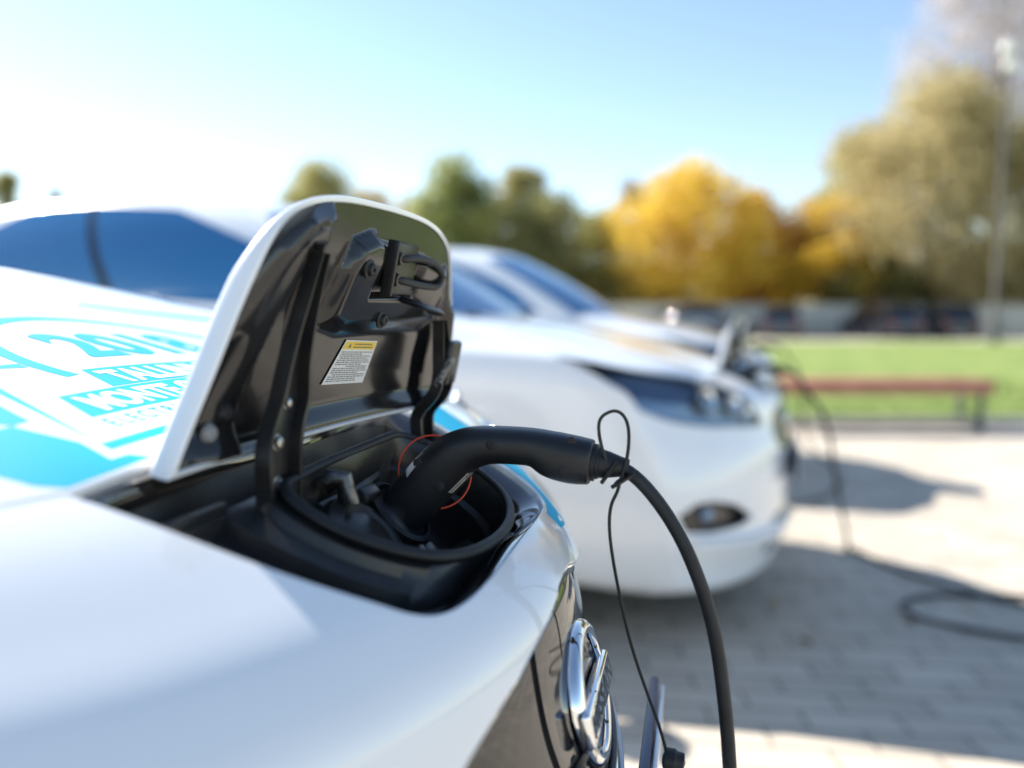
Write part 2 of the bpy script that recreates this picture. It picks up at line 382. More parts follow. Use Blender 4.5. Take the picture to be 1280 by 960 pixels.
def gh_base(n1=40, n2=50, n3=20):
    v = np.linspace(-1, 1, n1); f = S(np.ones(n1), v); w = np.linspace(0, 1, n2)[1:]
    L = np.array([side_pt(np.array(1.), np.array(q)) for q in w]); T = np.array([tail_pt(np.array(1.), np.array(q)) for q in np.linspace(1, -1, n3)[1:]])
    R = L[::-1][:-1].copy(); R[:, 1] *= -1
    return np.concatenate([f, L, T, R[1:]]) if False else (f, L, T)
def gh_top_front(v): return np.stack([-2.08-.10*v**2, .585*v, 1.555-.035*v**2-.03*np.abs(v)**8], -1)
def gh_top_side(s): return np.stack([-2.18-1.66*s,   .585-.05*s, 1.49+.085*np.sin(np.clip(s, 0, 1)*pi)**.8-.03*s], -1)
def gh_top_tail(v): return np.stack([-3.82-.12*(1-v*v), .535*v, 1.425+.04*(1-v*v)], -1)
def gh_loops():
    v = np.linspace(-1, 1, 41); w = np.linspace(0, 1, 51); t = np.linspace(1, -1, 21)
    bf = S(np.ones(41), v); bs = side_pt(np.ones(51), w); bt = tail_pt(np.ones(21), t)
    tf = gh_top_front(v); ts = gh_top_side(w); tt = gh_top_tail(t)
    br = bs[::-1].copy(); br[:, 1] *= -1; tr = ts[::-1].copy(); tr[:, 1] *= -1
    return np.concatenate([bf, bs[1:], bt[1:], br[1:-1]]), np.concatenate([tf, ts[1:], tt[1:], tr[1:-1]])
def gh_lerp(b, e, h):
    c = np.array([-2.7, 0, 1.2]); m = b*(1-h)+e*h; o = m-c; o[..., 2] = 0; o /= np.linalg.norm(o, axis=-1, keepdims=True)+1e-9
    return m+o*(.05*4*h*(1-h))
# ------------------------------------------------------------------ lid frame (measured open pose)
LO = np.array([-.258, 0, .931]); E1 = np.array([.087, .996, 0.]); E2 = np.array([.169, -.015, .985]); E3 = np.array([.982, -.086, -.17])
def LP(a, s, n=0.): return LO+np.multiply.outer(np.asarray(a, float), E1)+np.multiply.outer(np.asarray(s, float), E2)+np.multiply.outer(np.asarray(n, float)+0*np.asarray(a, float), E3)
LC = .045
_ho = [(-.002, .2405), (.03, .229), (.065, .215), (.11, .198), (.150, .180), (.176, .164), (.190, .148), (.201, .122), (.208, .085), (.2105, .04), (.211, 0)]
_hc = crv(_ho, 40)
LID = [(-h, s) for s, h in _hc]+[(h, s) for s, h in _hc[::-1][1:]]
_b = np.linspace(.2405, -.2405, 16)[1:-1]; LID += [(a, -.002+.006*(1-(a/.24)**2)) for a in _b]
LID = np.array(LID)                                                   # (a - LC, s)
def lid_in(d):
    c = np.array([0, .098]); return c+(LID-c)*np.array([1-d/.23, 1-d/.105])
def sstep(x): x = np.clip(x, 0, 1); return x*x*(3-2*x)

PX = np.eye(3)
def build_car(label, first=True):
    car = empty('electric_car', label, 'car', 'white electric cars parked in a row')
    # ---- body panels
    panel('hood', A0, F0, [f_hood-.0036, f_open], .014, PAINT, car)
    fascia = panel('front_bumper', A0, F0, [-f_hood-.0036, f_open, -f_gr, -f_fog, -f_int, f_arch, -f_hl+.0005], .014, PAINT, car)
    # dark sheet added under the shut line: the gap's shade as black colour
    mb = MB(); B = off(A0, .013); a, f, c = clip(np.concatenate([B, (.02-np.abs(f_hood))[:, None], f_open[:, None]], 1), F0, .02-np.abs(f_hood))
    a, f, c = clip(a, f, a[:, 7]); mb.add(a[:, :3], f, a[:, 3:6]); mb.build('shut_line_shade', RUBBER, car)
    # ---- side and tail sheets
    uu = np.concatenate([np.linspace(0, .3, 16)[:-1], np.linspace(.3, 1, 50)])
    w = np.linspace(0, 1, 90); Ug, Wg = np.meshgrid(uu, w, indexing='ij'); P = side_pt(Ug, Wg); n = len(w)
    F = [(i*n+j, (i+1)*n+j, (i+1)*n+j+1, i*n+j+1) for i in range(len(uu)-1) for j in range(n-1)]
    for sg in (1, -1):
        Q = P.reshape(-1, 3)*np.array([1, sg, 1]); A = np.concatenate([Q, np.zeros_like(Q)], 1)
        g = [q if sg > 0 else q[::-1] for q in F]
        for wx in (WX, -3.66):
            A, g, c = clip(A, g, np.hypot(A[:, 0]-wx, A[:, 2]-WZ)-WR)
        mb = MB(); mb.add(A[:, :3], g); mb.build('body_side', PAINT, car)
    v = np.linspace(-1, 1, 41); Ug, Vg = np.meshgrid(uu, v, indexing='ij'); P = tail_pt(Ug, Vg); n = 41
    mb = MB(); mb.add(P.reshape(-1, 3), [(i*n+j, i*n+j+1, (i+1)*n+j+1, (i+1)*n+j) for i in range(len(uu)-1) for j in range(n-1)]); mb.build('tailgate', PAINT, car)
    # ---- cabin: white shell with panes set proud of it
    b, e = gh_loops(); hs = np.linspace(0, 1, 9); rings = [gh_lerp(b, e, h) for h in hs]
    for k in np.linspace(0, 1, 9)[1:]:
        ax = np.stack([np.clip(e[:, 0], -3.3, -2.5), 0*e[:, 0], np.full(len(e), 1.60)], -1); t = k; m = e*(1-t)+ax*t; m[:, 2] = e[:, 2]+(1.60-e[:, 2])*(1-(1-t)**2); rings.append(m)
    mb = MB(); loft(mb, rings); mb.build('roof', PAINT, car, sharp=60)
    def pane(name, bf, ef, h0, h1, m, d=.006, hfun=None, n=40):
        q = np.linspace(0, 1, n); hh = np.linspace(0, 1, 12); R = []
        for k in hh:
            H = h0+(h1-h0)*k
            if hfun is not None: H = np.minimum(H, hfun(q))
            H = np.broadcast_to(H, q.shape)
            R.append(gh_lerp(bf(q), ef(q), H[:, None]))
        R = np.array(R); c = np.array([-2.7, 0, 1.1]); o = R-c; o[..., 0] *= .5; o /= np.linalg.norm(o, axis=-1, keepdims=True); R = R+o*d
        mb = MB(); mb.add(R.reshape(-1, 3), [(i*n+j, i*n+j+1, (i+1)*n+j+1, (i+1)*n+j) for i in range(11) for j in range(n-1)]); return mb.build(name, m, car)
    pane('windshield', lambda q: S(np.ones_like(q), -.93+1.86*q), lambda q: gh_top_front(-.93+1.86*q), .03, .95, GLASS)
    pane('rear_window', lambda q: tail_pt(np.ones_like(q), .8-1.6*q), lambda q: gh_top_tail(.8-1.6*q), .25, .9, GLASS)
    for sg in (1, -1):
        k = np.array([1, sg, 1])
        for nm, s0, s1, hf in (('side_window', .07, .475, lambda q: .42+.50*np.clip(q*2.6, 0, 1)**.6), ('side_window', .497, .83, lambda q: .92-.30*np.clip((q-.55)/.45, 0, 1)**1.5)):
            pane(nm, lambda q: side_pt(np.ones_like(q), s0+(s1-s0)*q)*k, lambda q: gh_top_side(s0+(s1-s0)*q)*k, .05, .92, GLASS, hfun=hf)
        pane('window_pillar', lambda q: side_pt(np.ones_like(q), .470+.03*q)*k, lambda q: gh_top_side(.470+.03*q)*k, .04, .93, GLOSSBLK, d=.004, n=6)
        # mirror
        mb = MB(); c = np.array([-1.78, sg*.99, 1.08]); th = np.linspace(0, pi, 12); ring = np.linspace(0, 2*pi, 20, endpoint=False); R = []
        for t in th: R.append(np.stack([c[0]+.06*np.cos(t)+0*ring, c[1]+.12*np.sin(t)**.7*np.cos(ring), c[2]+.075*np.sin(t)**.7*np.sin(ring)], -1))
        loft(mb, R); mo = mb.build('wing_mirror', PAINT, car)
        mb = MB(); tube(mb, [(-1.75, sg*.76, 1.04), (-1.765, sg*.86, 1.045), (-1.78, sg*.93, 1.06)], [.03, .024, .02]); mb.build('mirror_arm', SATIN, mo)
        # door lines and handles
        for s in (.20, .52):
            mb = MB(); hx = side_pt(np.array(TI(15.)), np.array(s+.2))*k; rbox(mb, hx+np.array([0, sg*.018, -.06]), (.16, .016, .024), .007); mb.build('door_handle', PAINT, car)
        for s in (.47, .74):
            us = np.linspace(TI(5), TI(17), 30); P = side_pt(us, np.full(30, s))*k; P[:, 1] += sg*.0005
            mb = MB(); tube(mb, P, .003, 6); mb.build('door_seam', SATIN, car)
    # ---- wheels and arches
    for wx in (WX, -3.66):
        for sg in (1, -1):
            c = np.array([wx, sg*.775, .315]); ax = np.array([0, sg, 0])
            mb = MB(); lathe(mb, c, ax, [(-.09, .20), (-.095, .27), (-.085, .305), (-.05, .316), (.05, .316), (.085, .305), (.095, .27), (.085, .215)], 48); wh = mb.build('wheel', TYRE, car)
            mb = MB(); lathe(mb, c, ax, [(.0, .02), (.03, .21), (.085, .215), (.09, .205), (.05, .19), (.045, .05), (.07, .045), (.07, .0)], 40)
            for j in range(5):
                a = j*2*pi/5; d = np.array([cos(a), 0, sin(a)]); tube(mb, [c+ax*.062+d*.04, c+ax*.068+d*.12, c+ax*.072+d*.2], [.02, .024, .032], 8, rz=[.012, .01, .01])
            mb.build('rim', ALLOY, wh)
            mb = MB(); a = np.linspace(-.25, pi+.25, 30); R = [np.stack([wx+.36*np.cos(a), np.full(30, sg*yy), .315+.36*np.sin(a)], -1) for yy in (.84, .5)]; R.append(np.stack([wx+.02*np.cos(a), np.full(30, sg*.5), .315+.02*np.sin(a)], -1))
            loft(mb, R, closed=False); mb.build('arch_liner', SATIN, car)
    mb = MB(); rbox(mb, (-2.3, 0, .24), (3.9, 1.3, .16), .05); mb.build('underbody', SATIN, car)
    # ---- grille with trim and badge
    A = off(A0, .009); mb = MB(); a, f, c = clip(A, F0, f_gr+.010); mb.add(a[:, :3], f, a[:, 3:6]); gr = mb.build('grille', GRILLEM, car)
    gz = np.array(GRILLE); pts = crvc(gz[::1][np.r_[0:11, 12:len(gz)-1]], 120); c0 = np.array([.73, 0]); pin = c0+(pts-c0)*.972
    u, v = surf_yz(pin[:, 1], pin[:, 0]); P = S(u, v)-Sn(u, v)*.0075; P = np.concatenate([P, P[:2]]); mb = MB(); tube(mb, P, .0045, 8, rz=.006, cap=False); mb.build('chrome_trim', CHROME, gr)
    for zz in (.655, .68, .705):                                       # slim bars low in the grille
        y = np.linspace(-.2, .2, 30); u, v = surf_yz(y, np.full(30, zz)); mb = MB(); tube(mb, S(u, v)-Sn(u, v)*.006, .003, 8, rz=.002); mb.build('grille_bar', SATIN, gr)
    u, v = surf_yz(np.array([0.]), np.array([.730])); ec = S(u, v)[0]; en = Sn(u, v)[0]; ey = np.array([0, 1., 0]); eu = np.cross(en, ey); eu /= np.linalg.norm(eu)
    if eu[2] < 0: eu = -eu
    EP = lambda a, b, c: ec+np.multiply.outer(a, ey)+np.multiply.outer(b, eu)+np.multiply.outer(c, en)
    mb = MB(); A = np.linspace(0, 2*pi, 72, endpoint=False); prof = [(.0460, -.010), (.0463, -.004), (.0475, -.0015), (.051, .0000), (.0555, -.0008), (.0590, -.0035), (.0604, -.007), (.0606, -.011)]
    loft(mb, [EP(r*np.cos(A), r*np.sin(A), np.full(72, h)) for r, h in prof]); em = mb.build('emblem', CHROME, car)
    mb = MB(); loft(mb, [EP(r*np.cos(A), r*np.sin(A), np.full(72, h)) for r, h in [(.0475, -.0062), (.04, -.0072), (.02, -.0078), (.001, -.0078)]], cap1=True); mb.build('emblem_backing', GLOSSBLK, em)
    R = np.stack([en, ey, eu], 1); mb = MB(); rbox(mb, ec-en*.0022-eu*.004, (.011, .128, .030), .004, R, 3); mb.build('emblem_bar', CHROME, em)
    V, F = text_mesh('NISSAN', .0245, .0006, space=1.08); w = V[:, 0].max(); V[:, 0] = (V[:, 0]-w/2)*(.116/w); V[:, 1] -= .0128
    mb = MB(); mb.add(EP(V[:, 0], V[:, 1], np.full(len(V), .0037)), F); mb.build('emblem_lettering', GLOSSBLK, em, smooth=False)
    # plate holder
    mb = MB(); rbox(mb, (.0335, 0, .572), (.010, .50, .125), .003); ph = mb.build('licence_plate', BLUEPL, car)
    mb = MB(); rbox(mb, (.043, 0, .574), (.005, .486, .11), .002); mb.build('plate_sheet', WHITEFILM, ph)
    # intake and fog recess
    A = off(A0, .03); mb = MB(); a, f, c = clip(A, F0, f_int+.02); mb.add(a[:, :3], f, a[:, 3:6]); mb.build('lower_intake', SATIN, car)
    for sg in (1, -1):
        A = off(A0, .045); mb = MB(); a, f, c = clip(A, F0, np.where(Y0*sg > 0, f_fog, -.5)+.03); mb.add(a[:, :3], f, a[:, 3:6]); mb.build('fog_recess', GLOSSBLK, car)
        u, v = surf_yz(np.array([sg*.73]), np.array([.465]), .2); c = S(u, v)[0]; n_ = Sn(u, v)[0]
        mb = MB(); lathe(mb, c-n_*.045, n_, [(0, .03), (.012, .03), (.016, .027), (.02, .018), (.022, 0)], 28); fl = mb.build('fog_lamp', DARKBED, car)
        # headlight: bed, reflectors, clear cover
        hs_ = np.where(V0*sg > 0, f_hl, -.5)
        A = off(A0, .035); mb = MB(); a, f, c2 = clip(A, F0, hs_+.004); mb.add(a[:, :3], f, a[:, 3:6]); hl = mb.build('headlight', DARKBED, car)
        mb = MB()
        for vv, kk, rr in ((.56, 10.6, .050), (.70, 11.8, .062), (.48, 9.9, .034)):
            u, v = np.array([TI(kk)]), np.array([sg*vv]); c = S(u, v)[0]; n_ = Sn(u, v)[0]; d = np.array([.93, sg*.22, .25]); d /= np.linalg.norm(d)
            lathe(mb, c-n_*.034, d, [(-.02, rr*.3), (0, rr*.7), (.02, rr), (.026, rr*1.05), (.024, rr*.9), (.004, rr*.55), (.0, .001)], 28)
        mb.build('reflector', AMBER, hl)
        A = off(A0, -.004); mb = MB(); a, f, c2 = clip(np.concatenate([A, hs_[:, None]], 1), F0, hs_-.0005); bul = np.clip(a[:, 6]/.05, 0, 1); a[:, :3] += a[:, 3:6]*(.008*sstep(bul))[:, None]; mb.add(a[:, :3], f, a[:, 3:6]); mb.build('lens', LENS, hl)
    y = np.linspace(-.83, .83, 60); u, v = surf_yz(y, .335+.05*np.abs(y/.83)**3, .15); c = S(u, v); n_ = Sn(u, v); n_[:, 2] = 0; n_ /= np.linalg.norm(n_, axis=1)[:, None]
    sec = [(-.03, .030), (.020, .026), (.034, .016), (.036, .004), (.026, -.030), (-.03, -.040)]
    mb = MB(); loft(mb, [np.array([c[i]+n_[i]*a+np.array([0, 0, b]) for a, b in sec]) for i in range(60)], True, True); mb.build('front_spoiler', PAINT, car)
    for sg in (-1, 1):
        mb = MB(); P = crv([(-1.26, sg*.46, 1.10), (-1.25, sg*.40, 1.112), (-1.275, sg*.25, 1.122), (-1.34, sg*-.05, 1.155)], 20); tube(mb, P, np.linspace(.014, .008, 20), 10, rz=np.linspace(.010, .006, 20)); mb.build('wiper', SATIN, car)
    build_bay(car); build_lid(car)
    return car

def build_bay(car):
    # opening edge and tray edge, matched by direction from the middle
    op = np.array(OPEN); ctr = np.array([-.185, 0.]); ang = np.linspace(-pi, pi, 180, endpoint=False)
    def by_angle(poly, ang):
        poly = np.asarray(poly); Q = np.concatenate([poly, poly[:1]]); out = []
        for a in ang:
            d = np.array([cos(a), sin(a)]); best = 0
            for i in range(len(Q)-1):
                p, q = Q[i]-ctr, Q[i+1]-ctr; e = q-p; den = d[0]*e[1]-d[1]*e[0]
                if abs(den) < 1e-12: continue
                t = (p[0]*e[1]-p[1]*e[0])/den; s = (p[0]*d[1]-p[1]*d[0])/den
                if t > 0 and -1e-9 <= s <= 1+1e-9: best = max(best, t)
            out.append(ctr+d*best)
        return np.array(out)
    O = by_angle(op, ang); u, v = surf_xy(O[:, 0], O[:, 1]); OZ = S(u, v); ON = Sn(u, v)
    tray = crvc(np.array([(-.238, -.09), (-.234, -.118), (-.20, -.130), (-.165, -.124), (-.13, -.104), (-.106, -.066), (-.096, 0), (-.101, .06), (-.120, .108), (-.155, .134), (-.20, .138), (-.232, .122), (-.238, .09)]), 160)
    T = by_angle(tray, ang); tz = .856+.43*(-.095-T[:, 0])-.55*np.minimum(0, T[:, 1]+.02)**2
    T3 = np.concatenate([T, tz[:, None]], 1)
    c3 = T3.mean(0); inn = lambda P, d: P+(c3-P)*np.array([1, 1, 0])*(d/np.linalg.norm((c3-P)[:, :2], axis=1))[:, None]
    E = OZ-ON*.013; E1_ = inn(E, .001)
    mb = MB(); loft(mb, [E1_, inn(OZ-ON*.006, .0035), inn(OZ-ON*.0065, .007), inn(OZ-ON*.011, .015), inn(OZ-ON*.018, .022), inn(OZ-ON*.026, .025)]); rim = mb.build('bay_rim', RIMM, car)
    a = inn(OZ-ON*.026, .025); b = T3+np.array([0, 0, -.012]); mixp = lambda t, dz: a*(1-t)+b*t+np.array([0, 0, dz])
    mb = MB(); loft(mb, [a, mixp(.08, -.016), mixp(.20, -.026), mixp(.23, -.019), mixp(.36, -.023), mixp(.39, -.013), mixp(.60, -.015), mixp(.63, -.004), mixp(.84, -.002), mixp(.88, .006), mixp(1, .006)]); mb.build('bay_surround', SATIN, car)
    mb = MB(); cl = np.concatenate([T3, T3[:3]]); tube(mb, cl, .0050, 12, rz=.0038, cap=False); mb.build('bay_gasket', RUBBER, car)
    fl = lambda d, dz: inn(T3, d)+np.array([-.35*dz*-1*.6, 0, dz])
    mb = MB(); loft(mb, [inn(T3, .004), fl(.010, -.010), fl(.012, -.030), fl(.018, -.034), fl(.022, -.070), fl(.03, -.080)], cap1=True); tr = mb.build('charge_bay', SATIN, car)
    ax = np.array([.68, 0, .733]); ax /= np.linalg.norm(ax); up = np.array([-.733, 0, .68])
    # ribs on the bay floor
    mb = MB(); A = np.linspace(-.9, .9, 24); R = [np.array([(-.190+r_*cos(q), .02+r_*1.05*sin(q), z_) for q in A]) for r_, z_ in ((.052, .800), (.053, .822), (.070, .826), (.071, .812), (.082, .814), (.083, .790))]
    loft(mb, R, closed=False); mb.build('bay_shelf', SATIN, tr)
    for q, sz in (((-.150, -.045, .838), (.030, .018, .020)), ((-.158, -.020, .835), (.016, .022, .026)), ((-.214, -.012, .884), (.014, .030, .014)), ((-.136, -.062, .842), (.018, .012, .014))):
        mb = MB(); rbox(mb, q, sz, .003, np.array([[.72, 0, .69], [0, 1, 0], [-.69, 0, .72]])); mb.build('bay_clip', SATIN, tr)
    for yy in (.035, .085):
        mb = MB(); rbox(mb, (-.128, yy-.01, .795), (.012, .03, .06), .003); mb.build('bay_rib', SATIN, tr)
    # inlet that takes the plug, and the covered second inlet
    c = np.array([-.197, .03, .861])
    mb = MB(); lathe(mb, c-ax*.05, ax, [(0, .046), (.028, .046), (.032, .042), (.034, .036), (.05, .0355), (.052, .031), (.03, .030), (.029, 0)], 48); mb.build('charge_inlet', RUBBER, car)
    mb = MB(); rbox(mb, c-ax*.028+up*.048, (.02, .03, .024), .004); mb.build('inlet_latch', SATIN, car)
    for q, sz in ((c-ax*.02+np.array([0, -.046, 0])-up*.01, (.018, .016, .026)), (c-ax*.022+np.array([0, -.04, 0])-up*.034, (.016, .018, .018))):
        mb = MB(); rbox(mb, q, sz, .003); mb.build('inlet_lug', SATIN, car)
    c = np.array([-.186, -.062, .868])
    mb = MB(); lathe(mb, c-ax*.05, ax, [(0, .040), (.03, .040), (.034, .043), (.040, .043), (.045, .040), (.048, .030), (.046, .026), (.049, .02), (.050, 0)], 48); cv = mb.build('inlet_cover', SATIN, car)
    mb = MB(); tube(mb, [c+ax*.0-up*-.030, c+up*.046+ax*.012, c+up*.055+ax*.0], [.010, .009, .011], 10, rz=[.004, .005, .006]); mb.build('cover_hinge', DULL, cv)
    mb = MB(); tube(mb, [c+np.array([0, .02, 0])+up*.052, c+np.array([0, -.012, 0])+up*.056], .004, 10); mb.build('hinge_pin', DULL, cv)
    # hinge beam behind the tray
    mb = MB(); rbox(mb, (-.283, 0, .868), (.020, .47, .03), .004); rbox(mb, (-.268, 0, .852), (.03, .44, .006), .002); mb.build('hinge_beam', SATIN, car)
    mb = MB(); rbox(mb, (-.266, -.190, .886), (.008, .085, .040), .003); rbox(mb, (-.2605, -.190, .886), (.006, .066, .026), .002); rbox(mb, (-.262, -.236, .888), (.010, .010, .050), .003); mb.build('hinge_bracket', SATIN, car)

def build_lid(car):
    n = len(LID)
    def ring(d, h): q = lid_in(d) if d else LID; return LP(q[:, 0]+LC, q[:, 1], h*(1-.76*sstep((q[:, 1]-.13)/.075)) if h < -.001 else np.full(n, h))
    rings = [ring(.0046, -.004), ring(.0044, -.0008), ring(.0036, 0), ring(.0015, -.0003), ring(0, -.002), ring(-.0004, -.010), ring(0, -.0165), ring(.0015, -.0185)]
    for t in np.linspace(.06, 1, 14): rings.append(ring(t*.1049*.98, -.0185-.010*(1-(1-t)**2.2)))
    mb = MB(); loft(mb, rings, cap1=True); lid = mb.build('charge_lid', PAINT, car, sharp=50)
    # moulded inner liner
    aa = np.arange(-.25, .2501, .0027); ss = np.arange(-.008, .2161, .0027); Ag, Sg = np.meshgrid(aa, ss, indexing='ij'); f = sd_poly(lid_in(.0040), Ag, Sg)
    a, s = Ag+LC, Sg
    h = -.004-.012*sstep(f/.022)
    B1 = [(-.165, -.01), (-.150, .10), (-.128, .165), (-.108, .196), (-.050, .203), (-.046, .17), (-.052, .10), (-.050, -.01)]
    h += (.006+.021*np.clip((s-.04)/.13, 0, 1))*sstep((sd_poly(B1, a, s)+.006)/.026)
    tr = [(-.125, -.02), (-.115, .06), (-.086, .165), (-.062, .168), (-.062, .1), (-.066, -.02)]
    h -= .024*sstep((sd_poly(tr, a, s)+.003)/.012)
    B2 = [(-.020, .098), (-.024, .150), (-.012, .180), (.02, .190), (.09, .184), (.20, .165), (.215, .13), (.205, .092), (.01, .090)]
    h += (.007+.019*np.clip((s-.09)/.07, 0, 1))*sstep((sd_poly(B2, a, s)+.010)/.027)
    B3 = [(.035, .125), (.032, .185), (.125, .178), (.125, .128)]
    h -= .007*sstep((sd_poly(B3, a, s)+.001)/.006)
    B4 = [(.195, -.01), (.19, .06), (.205, .13), (.25, .12), (.275, -.01)]
    h += .009*sstep((sd_poly(B4, a, s)+.012)/.03)
    h = np.maximum(h, -.015+.0128*sstep((s-.100)/.07))
    P = LP(a.ravel(), s.ravel(), h.ravel()); na = len(ss); F = [(i*na+j, (i+1)*na+j, (i+1)*na+j+1, i*na+j+1) for i in range(len(aa)-1) for j in range(na-1)]
    D = np.gradient(h, .0027); N = -D[0][..., None]*E1-D[1][..., None]*E2+E3; N /= np.linalg.norm(N, axis=-1, keepdims=True)
    A, F, c = clip(np.concatenate([P, N.reshape(-1, 3)], 1), F, f.ravel()); mb = MB(); mb.add(A[:, :3], F, A[:, 3:6]); mb.build('lid_liner', LINERM, lid)
    hgt = lambda x, y: float(h[np.argmin(np.abs(aa+LC-x)), np.argmin(np.abs(ss-y))])
    RL = np.stack([E1, E2, E3], 1)
    # warning label: white card, yellow head, rows of print too small to read
    lab = [(-.002, .045), (.076, .040), (.097, .080), (.034, .083)]
    lab = np.array([(.0, .044), (.077, .040), (.094, .081), (.032, .084)]); h0 = max(hgt(x, y) for x, y in lab)+.0012
    bil = lambda p, q: (lab[0]*(1-p)+lab[1]*p)*(1-q)+(lab[3]*(1-p)+lab[2]*p)*q
    def quad(mb, p0, p1, q0, q1, d, mi=0):
        X = np.array([bil(p0, q0), bil(p1, q0), bil(p1, q1), bil(p0, q1)]); mb.add(LP(X[:, 0], X[:, 1], np.full(4, h0+d)), [(0, 1, 2, 3)], mi=mi)
    mb = MB(); quad(mb, 0, 1, 0, 1, 0); o = mb.build('warning_label', mat('label_card', (.72, .72, .70), .35), lid, smooth=False)
    mb = MB(); quad(mb, .03, .97, .79, .97, .0003, 0)
    r = random.Random(3)
    for k in range(15):
        q = .06+k*.047; p = .05+.35*r.random()*(k % 4 == 3); e = .95-.3*r.random()*(r.random() < .4)
        while p < e-.03:
            w = .02+.07*r.random(); quad(mb, p, min(p+w, e), q, q+.020, .0003, 1); p += w+.018
    for q in (.83, .90):
        p = .3
        while p < .85: w = .02+.06*r.random(); quad(mb, p, p+w, q, q+.026, .0006, 1); p += w+.015
    X = np.array([bil(.14, .83), bil(.22, .83), bil(.18, .93)]); mb.add(LP(X[:, 0], X[:, 1], np.full(3, h0+.0006)), [(0, 1, 2)], mi=1)
    mb.build('label_print', [mat('label_yellow', (.80, .55, .04), .35), mat('label_ink', (.09, .09, .10), .4)], lid, smooth=False)
    # striker plate, loop, catch, screws
    hp = hgt(.08, .155)
    mb = MB(); c = LP(.080, .156, hp+.0035); rbox(mb, c, (.056, .050, .004), .0018, RL); rbox(mb, LP(.052, .156, hp+.006), (.004, .052, .012), .0015, RL); mb.build('latch_plate', SATIN, lid)
    q = [(.062, .166, hp+.004), (.064, .166, hp+.010), (.080, .168, hp+.013), (.132, .167, hp+.011), (.160, .161, hp+.008), (.172, .153, hp+.007), (.168, .145, hp+.007), (.146, .142, hp+.009), (.112, .143, hp+.012), (.080, .145, hp+.013), (.064, .146, hp+.010), (.062, .146, hp+.004)]
    P = crv([LP(*z) for z in q], 70); mb = MB(); tube(mb, P, .0037, 12); mb.build('latch_loop', RUBBER, lid)
    mb = MB()
    for s in (.166, .146): lathe(mb, LP(.062, s, hp+.002), E3, [(0, .008), (.004, .008), (.007, .006), (.010, .0055)], 20)
    mb.build('loop_collar', SATIN, lid)
    hh = hgt(.13, .12); P = [LP(.105, .126, hh), LP(.112, .124, hh+.012), (LP(.140, .120, hh+.016)), LP(.168, .116, hh+.013), LP(.172, .115, hh+.003)]
    mb = MB(); tube(mb, crv(P, 20), .0085, 12, rz=.0035); mb.build('catch_hook', SATIN, lid)
    for (x, y) in ((-.052, .149), (.008, .153), (.074, .105)):
        hh = hgt(x, y); mb = MB(); lathe(mb, LP(x, y, hh), E3, [(0, .0088), (.002, .0088), (.003, .006), (.0058, .0052), (.0066, .004), (.0066, .002), (.0050, .0018), (.005, 0)], 24); mb.build('screw', RUBBER, lid)
    for (x, y) in ((-.150, .022), (-.137, .036)):
        mb = MB(); hh = hgt(x, y); lathe(mb, LP(x, y, hh), E3, [(0, .0075), (.002, .0072), (.005, .005), (.006, 0)], 20); mb.build('stop_buffer', mat('clear_buffer', (.30, .31, .32), .2) if y < .03 else RUBBER, lid)
    # lip line along the hinge edge
    # hinge arms: pressed black steel, bolted
    def arm(pts, wid, thick, bolts, yd):
        c = crv([p for p in pts], 40); w = np.interp(np.linspace(0, 1, 40), np.linspace(0, 1, len(wid)), wid); T, _, _ = frames(c); lat = yd/np.linalg.norm(yd); nn = np.cross(lat, T); nn /= np.linalg.norm(nn, axis=1)[:, None]
        ww = w[:, None]; sec = [(-.5, .5, 0), (.5, .5, 0), (.5, -1.5, 1), (.40, -1.5, 1), (.40, -.5, 0), (-.40, -.5, 0), (-.40, -1.5, 1), (-.5, -1.5, 1)]
        R = []
        for i in range(40):
            R.append(np.array([c[i]+lat*x*w[i]+nn[i]*(y*thick-(.006 if z else 0)) for x, y, z in sec]))
        mb = MB(); loft(mb, R, True, True); o = mb.build('hinge_arm', STEELBLK, car, sharp=30)
        for t, rr in bolts:
            i = int(t*39); d = nn[i] if nn[i][0] > 0 else -nn[i]
            mb = MB(); lathe(mb, c[i]+d*(thick*.5+.0000), d, [(-.001, rr*1.25), (.0012, rr*1.25), (.0016, rr), (.004, rr*.86), (.0048, rr*.5), (.005, 0)], 24); mb.build('rivet', ZINC, o)
        return o
    yd = np.array([0.05, 1, 0])
    hh = lambda a, s: hgt(a, s)
    arm([LP(-.073, .162, .004), LP(-.080, .12, .004), LP(-.089, .07, .007), LP(-.092, .045, .010), np.array([-.246, -.112, .945]), np.array([-.246, -.112, .915]), np.array([-.247, -.112, .88]), np.array([-.249, -.112, .82])],
        [.011, .017, .028, .042, .046, .044, .040, .038], .0035, [(.46, .0042), (.575, .0052), (.70, .0055)], yd)
    arm([LP(.188, .105, .004), LP(.192, .085, .008), LP(.198, .06, .012), LP(.196, .03, .016), np.array([-.243, .205, .93]), np.array([-.243, .205, .90]), np.array([-.247, .205, .84])],
        [.012, .022, .032, .042, .040, .036, .034], .0035, [(.36, .0045), (.52, .006), (.64, .0055)], yd)
    # spring on the far arm
    t = np.linspace(0, 1, 150); a = LP(.170, .040, .026); b = LP(.198, .066, .026); d = (b-a)/np.linalg.norm(b-a); e = np.cross(d, E3); g = np.cross(d, e)
    P = a+(b-a)*t[:, None]+.0042*(np.cos(t*2*pi*11)[:, None]*e+np.sin(t*2*pi*11)[:, None]*g); mb = MB(); tube(mb, P, .0009, 6); mb.build('hinge_spring', ZINC, car)
    mb = MB(); rbox(mb, LP(.212, .060, .020), (.03, .05, .012), .004, RL); mb.build('spring_housing', SATIN, car)

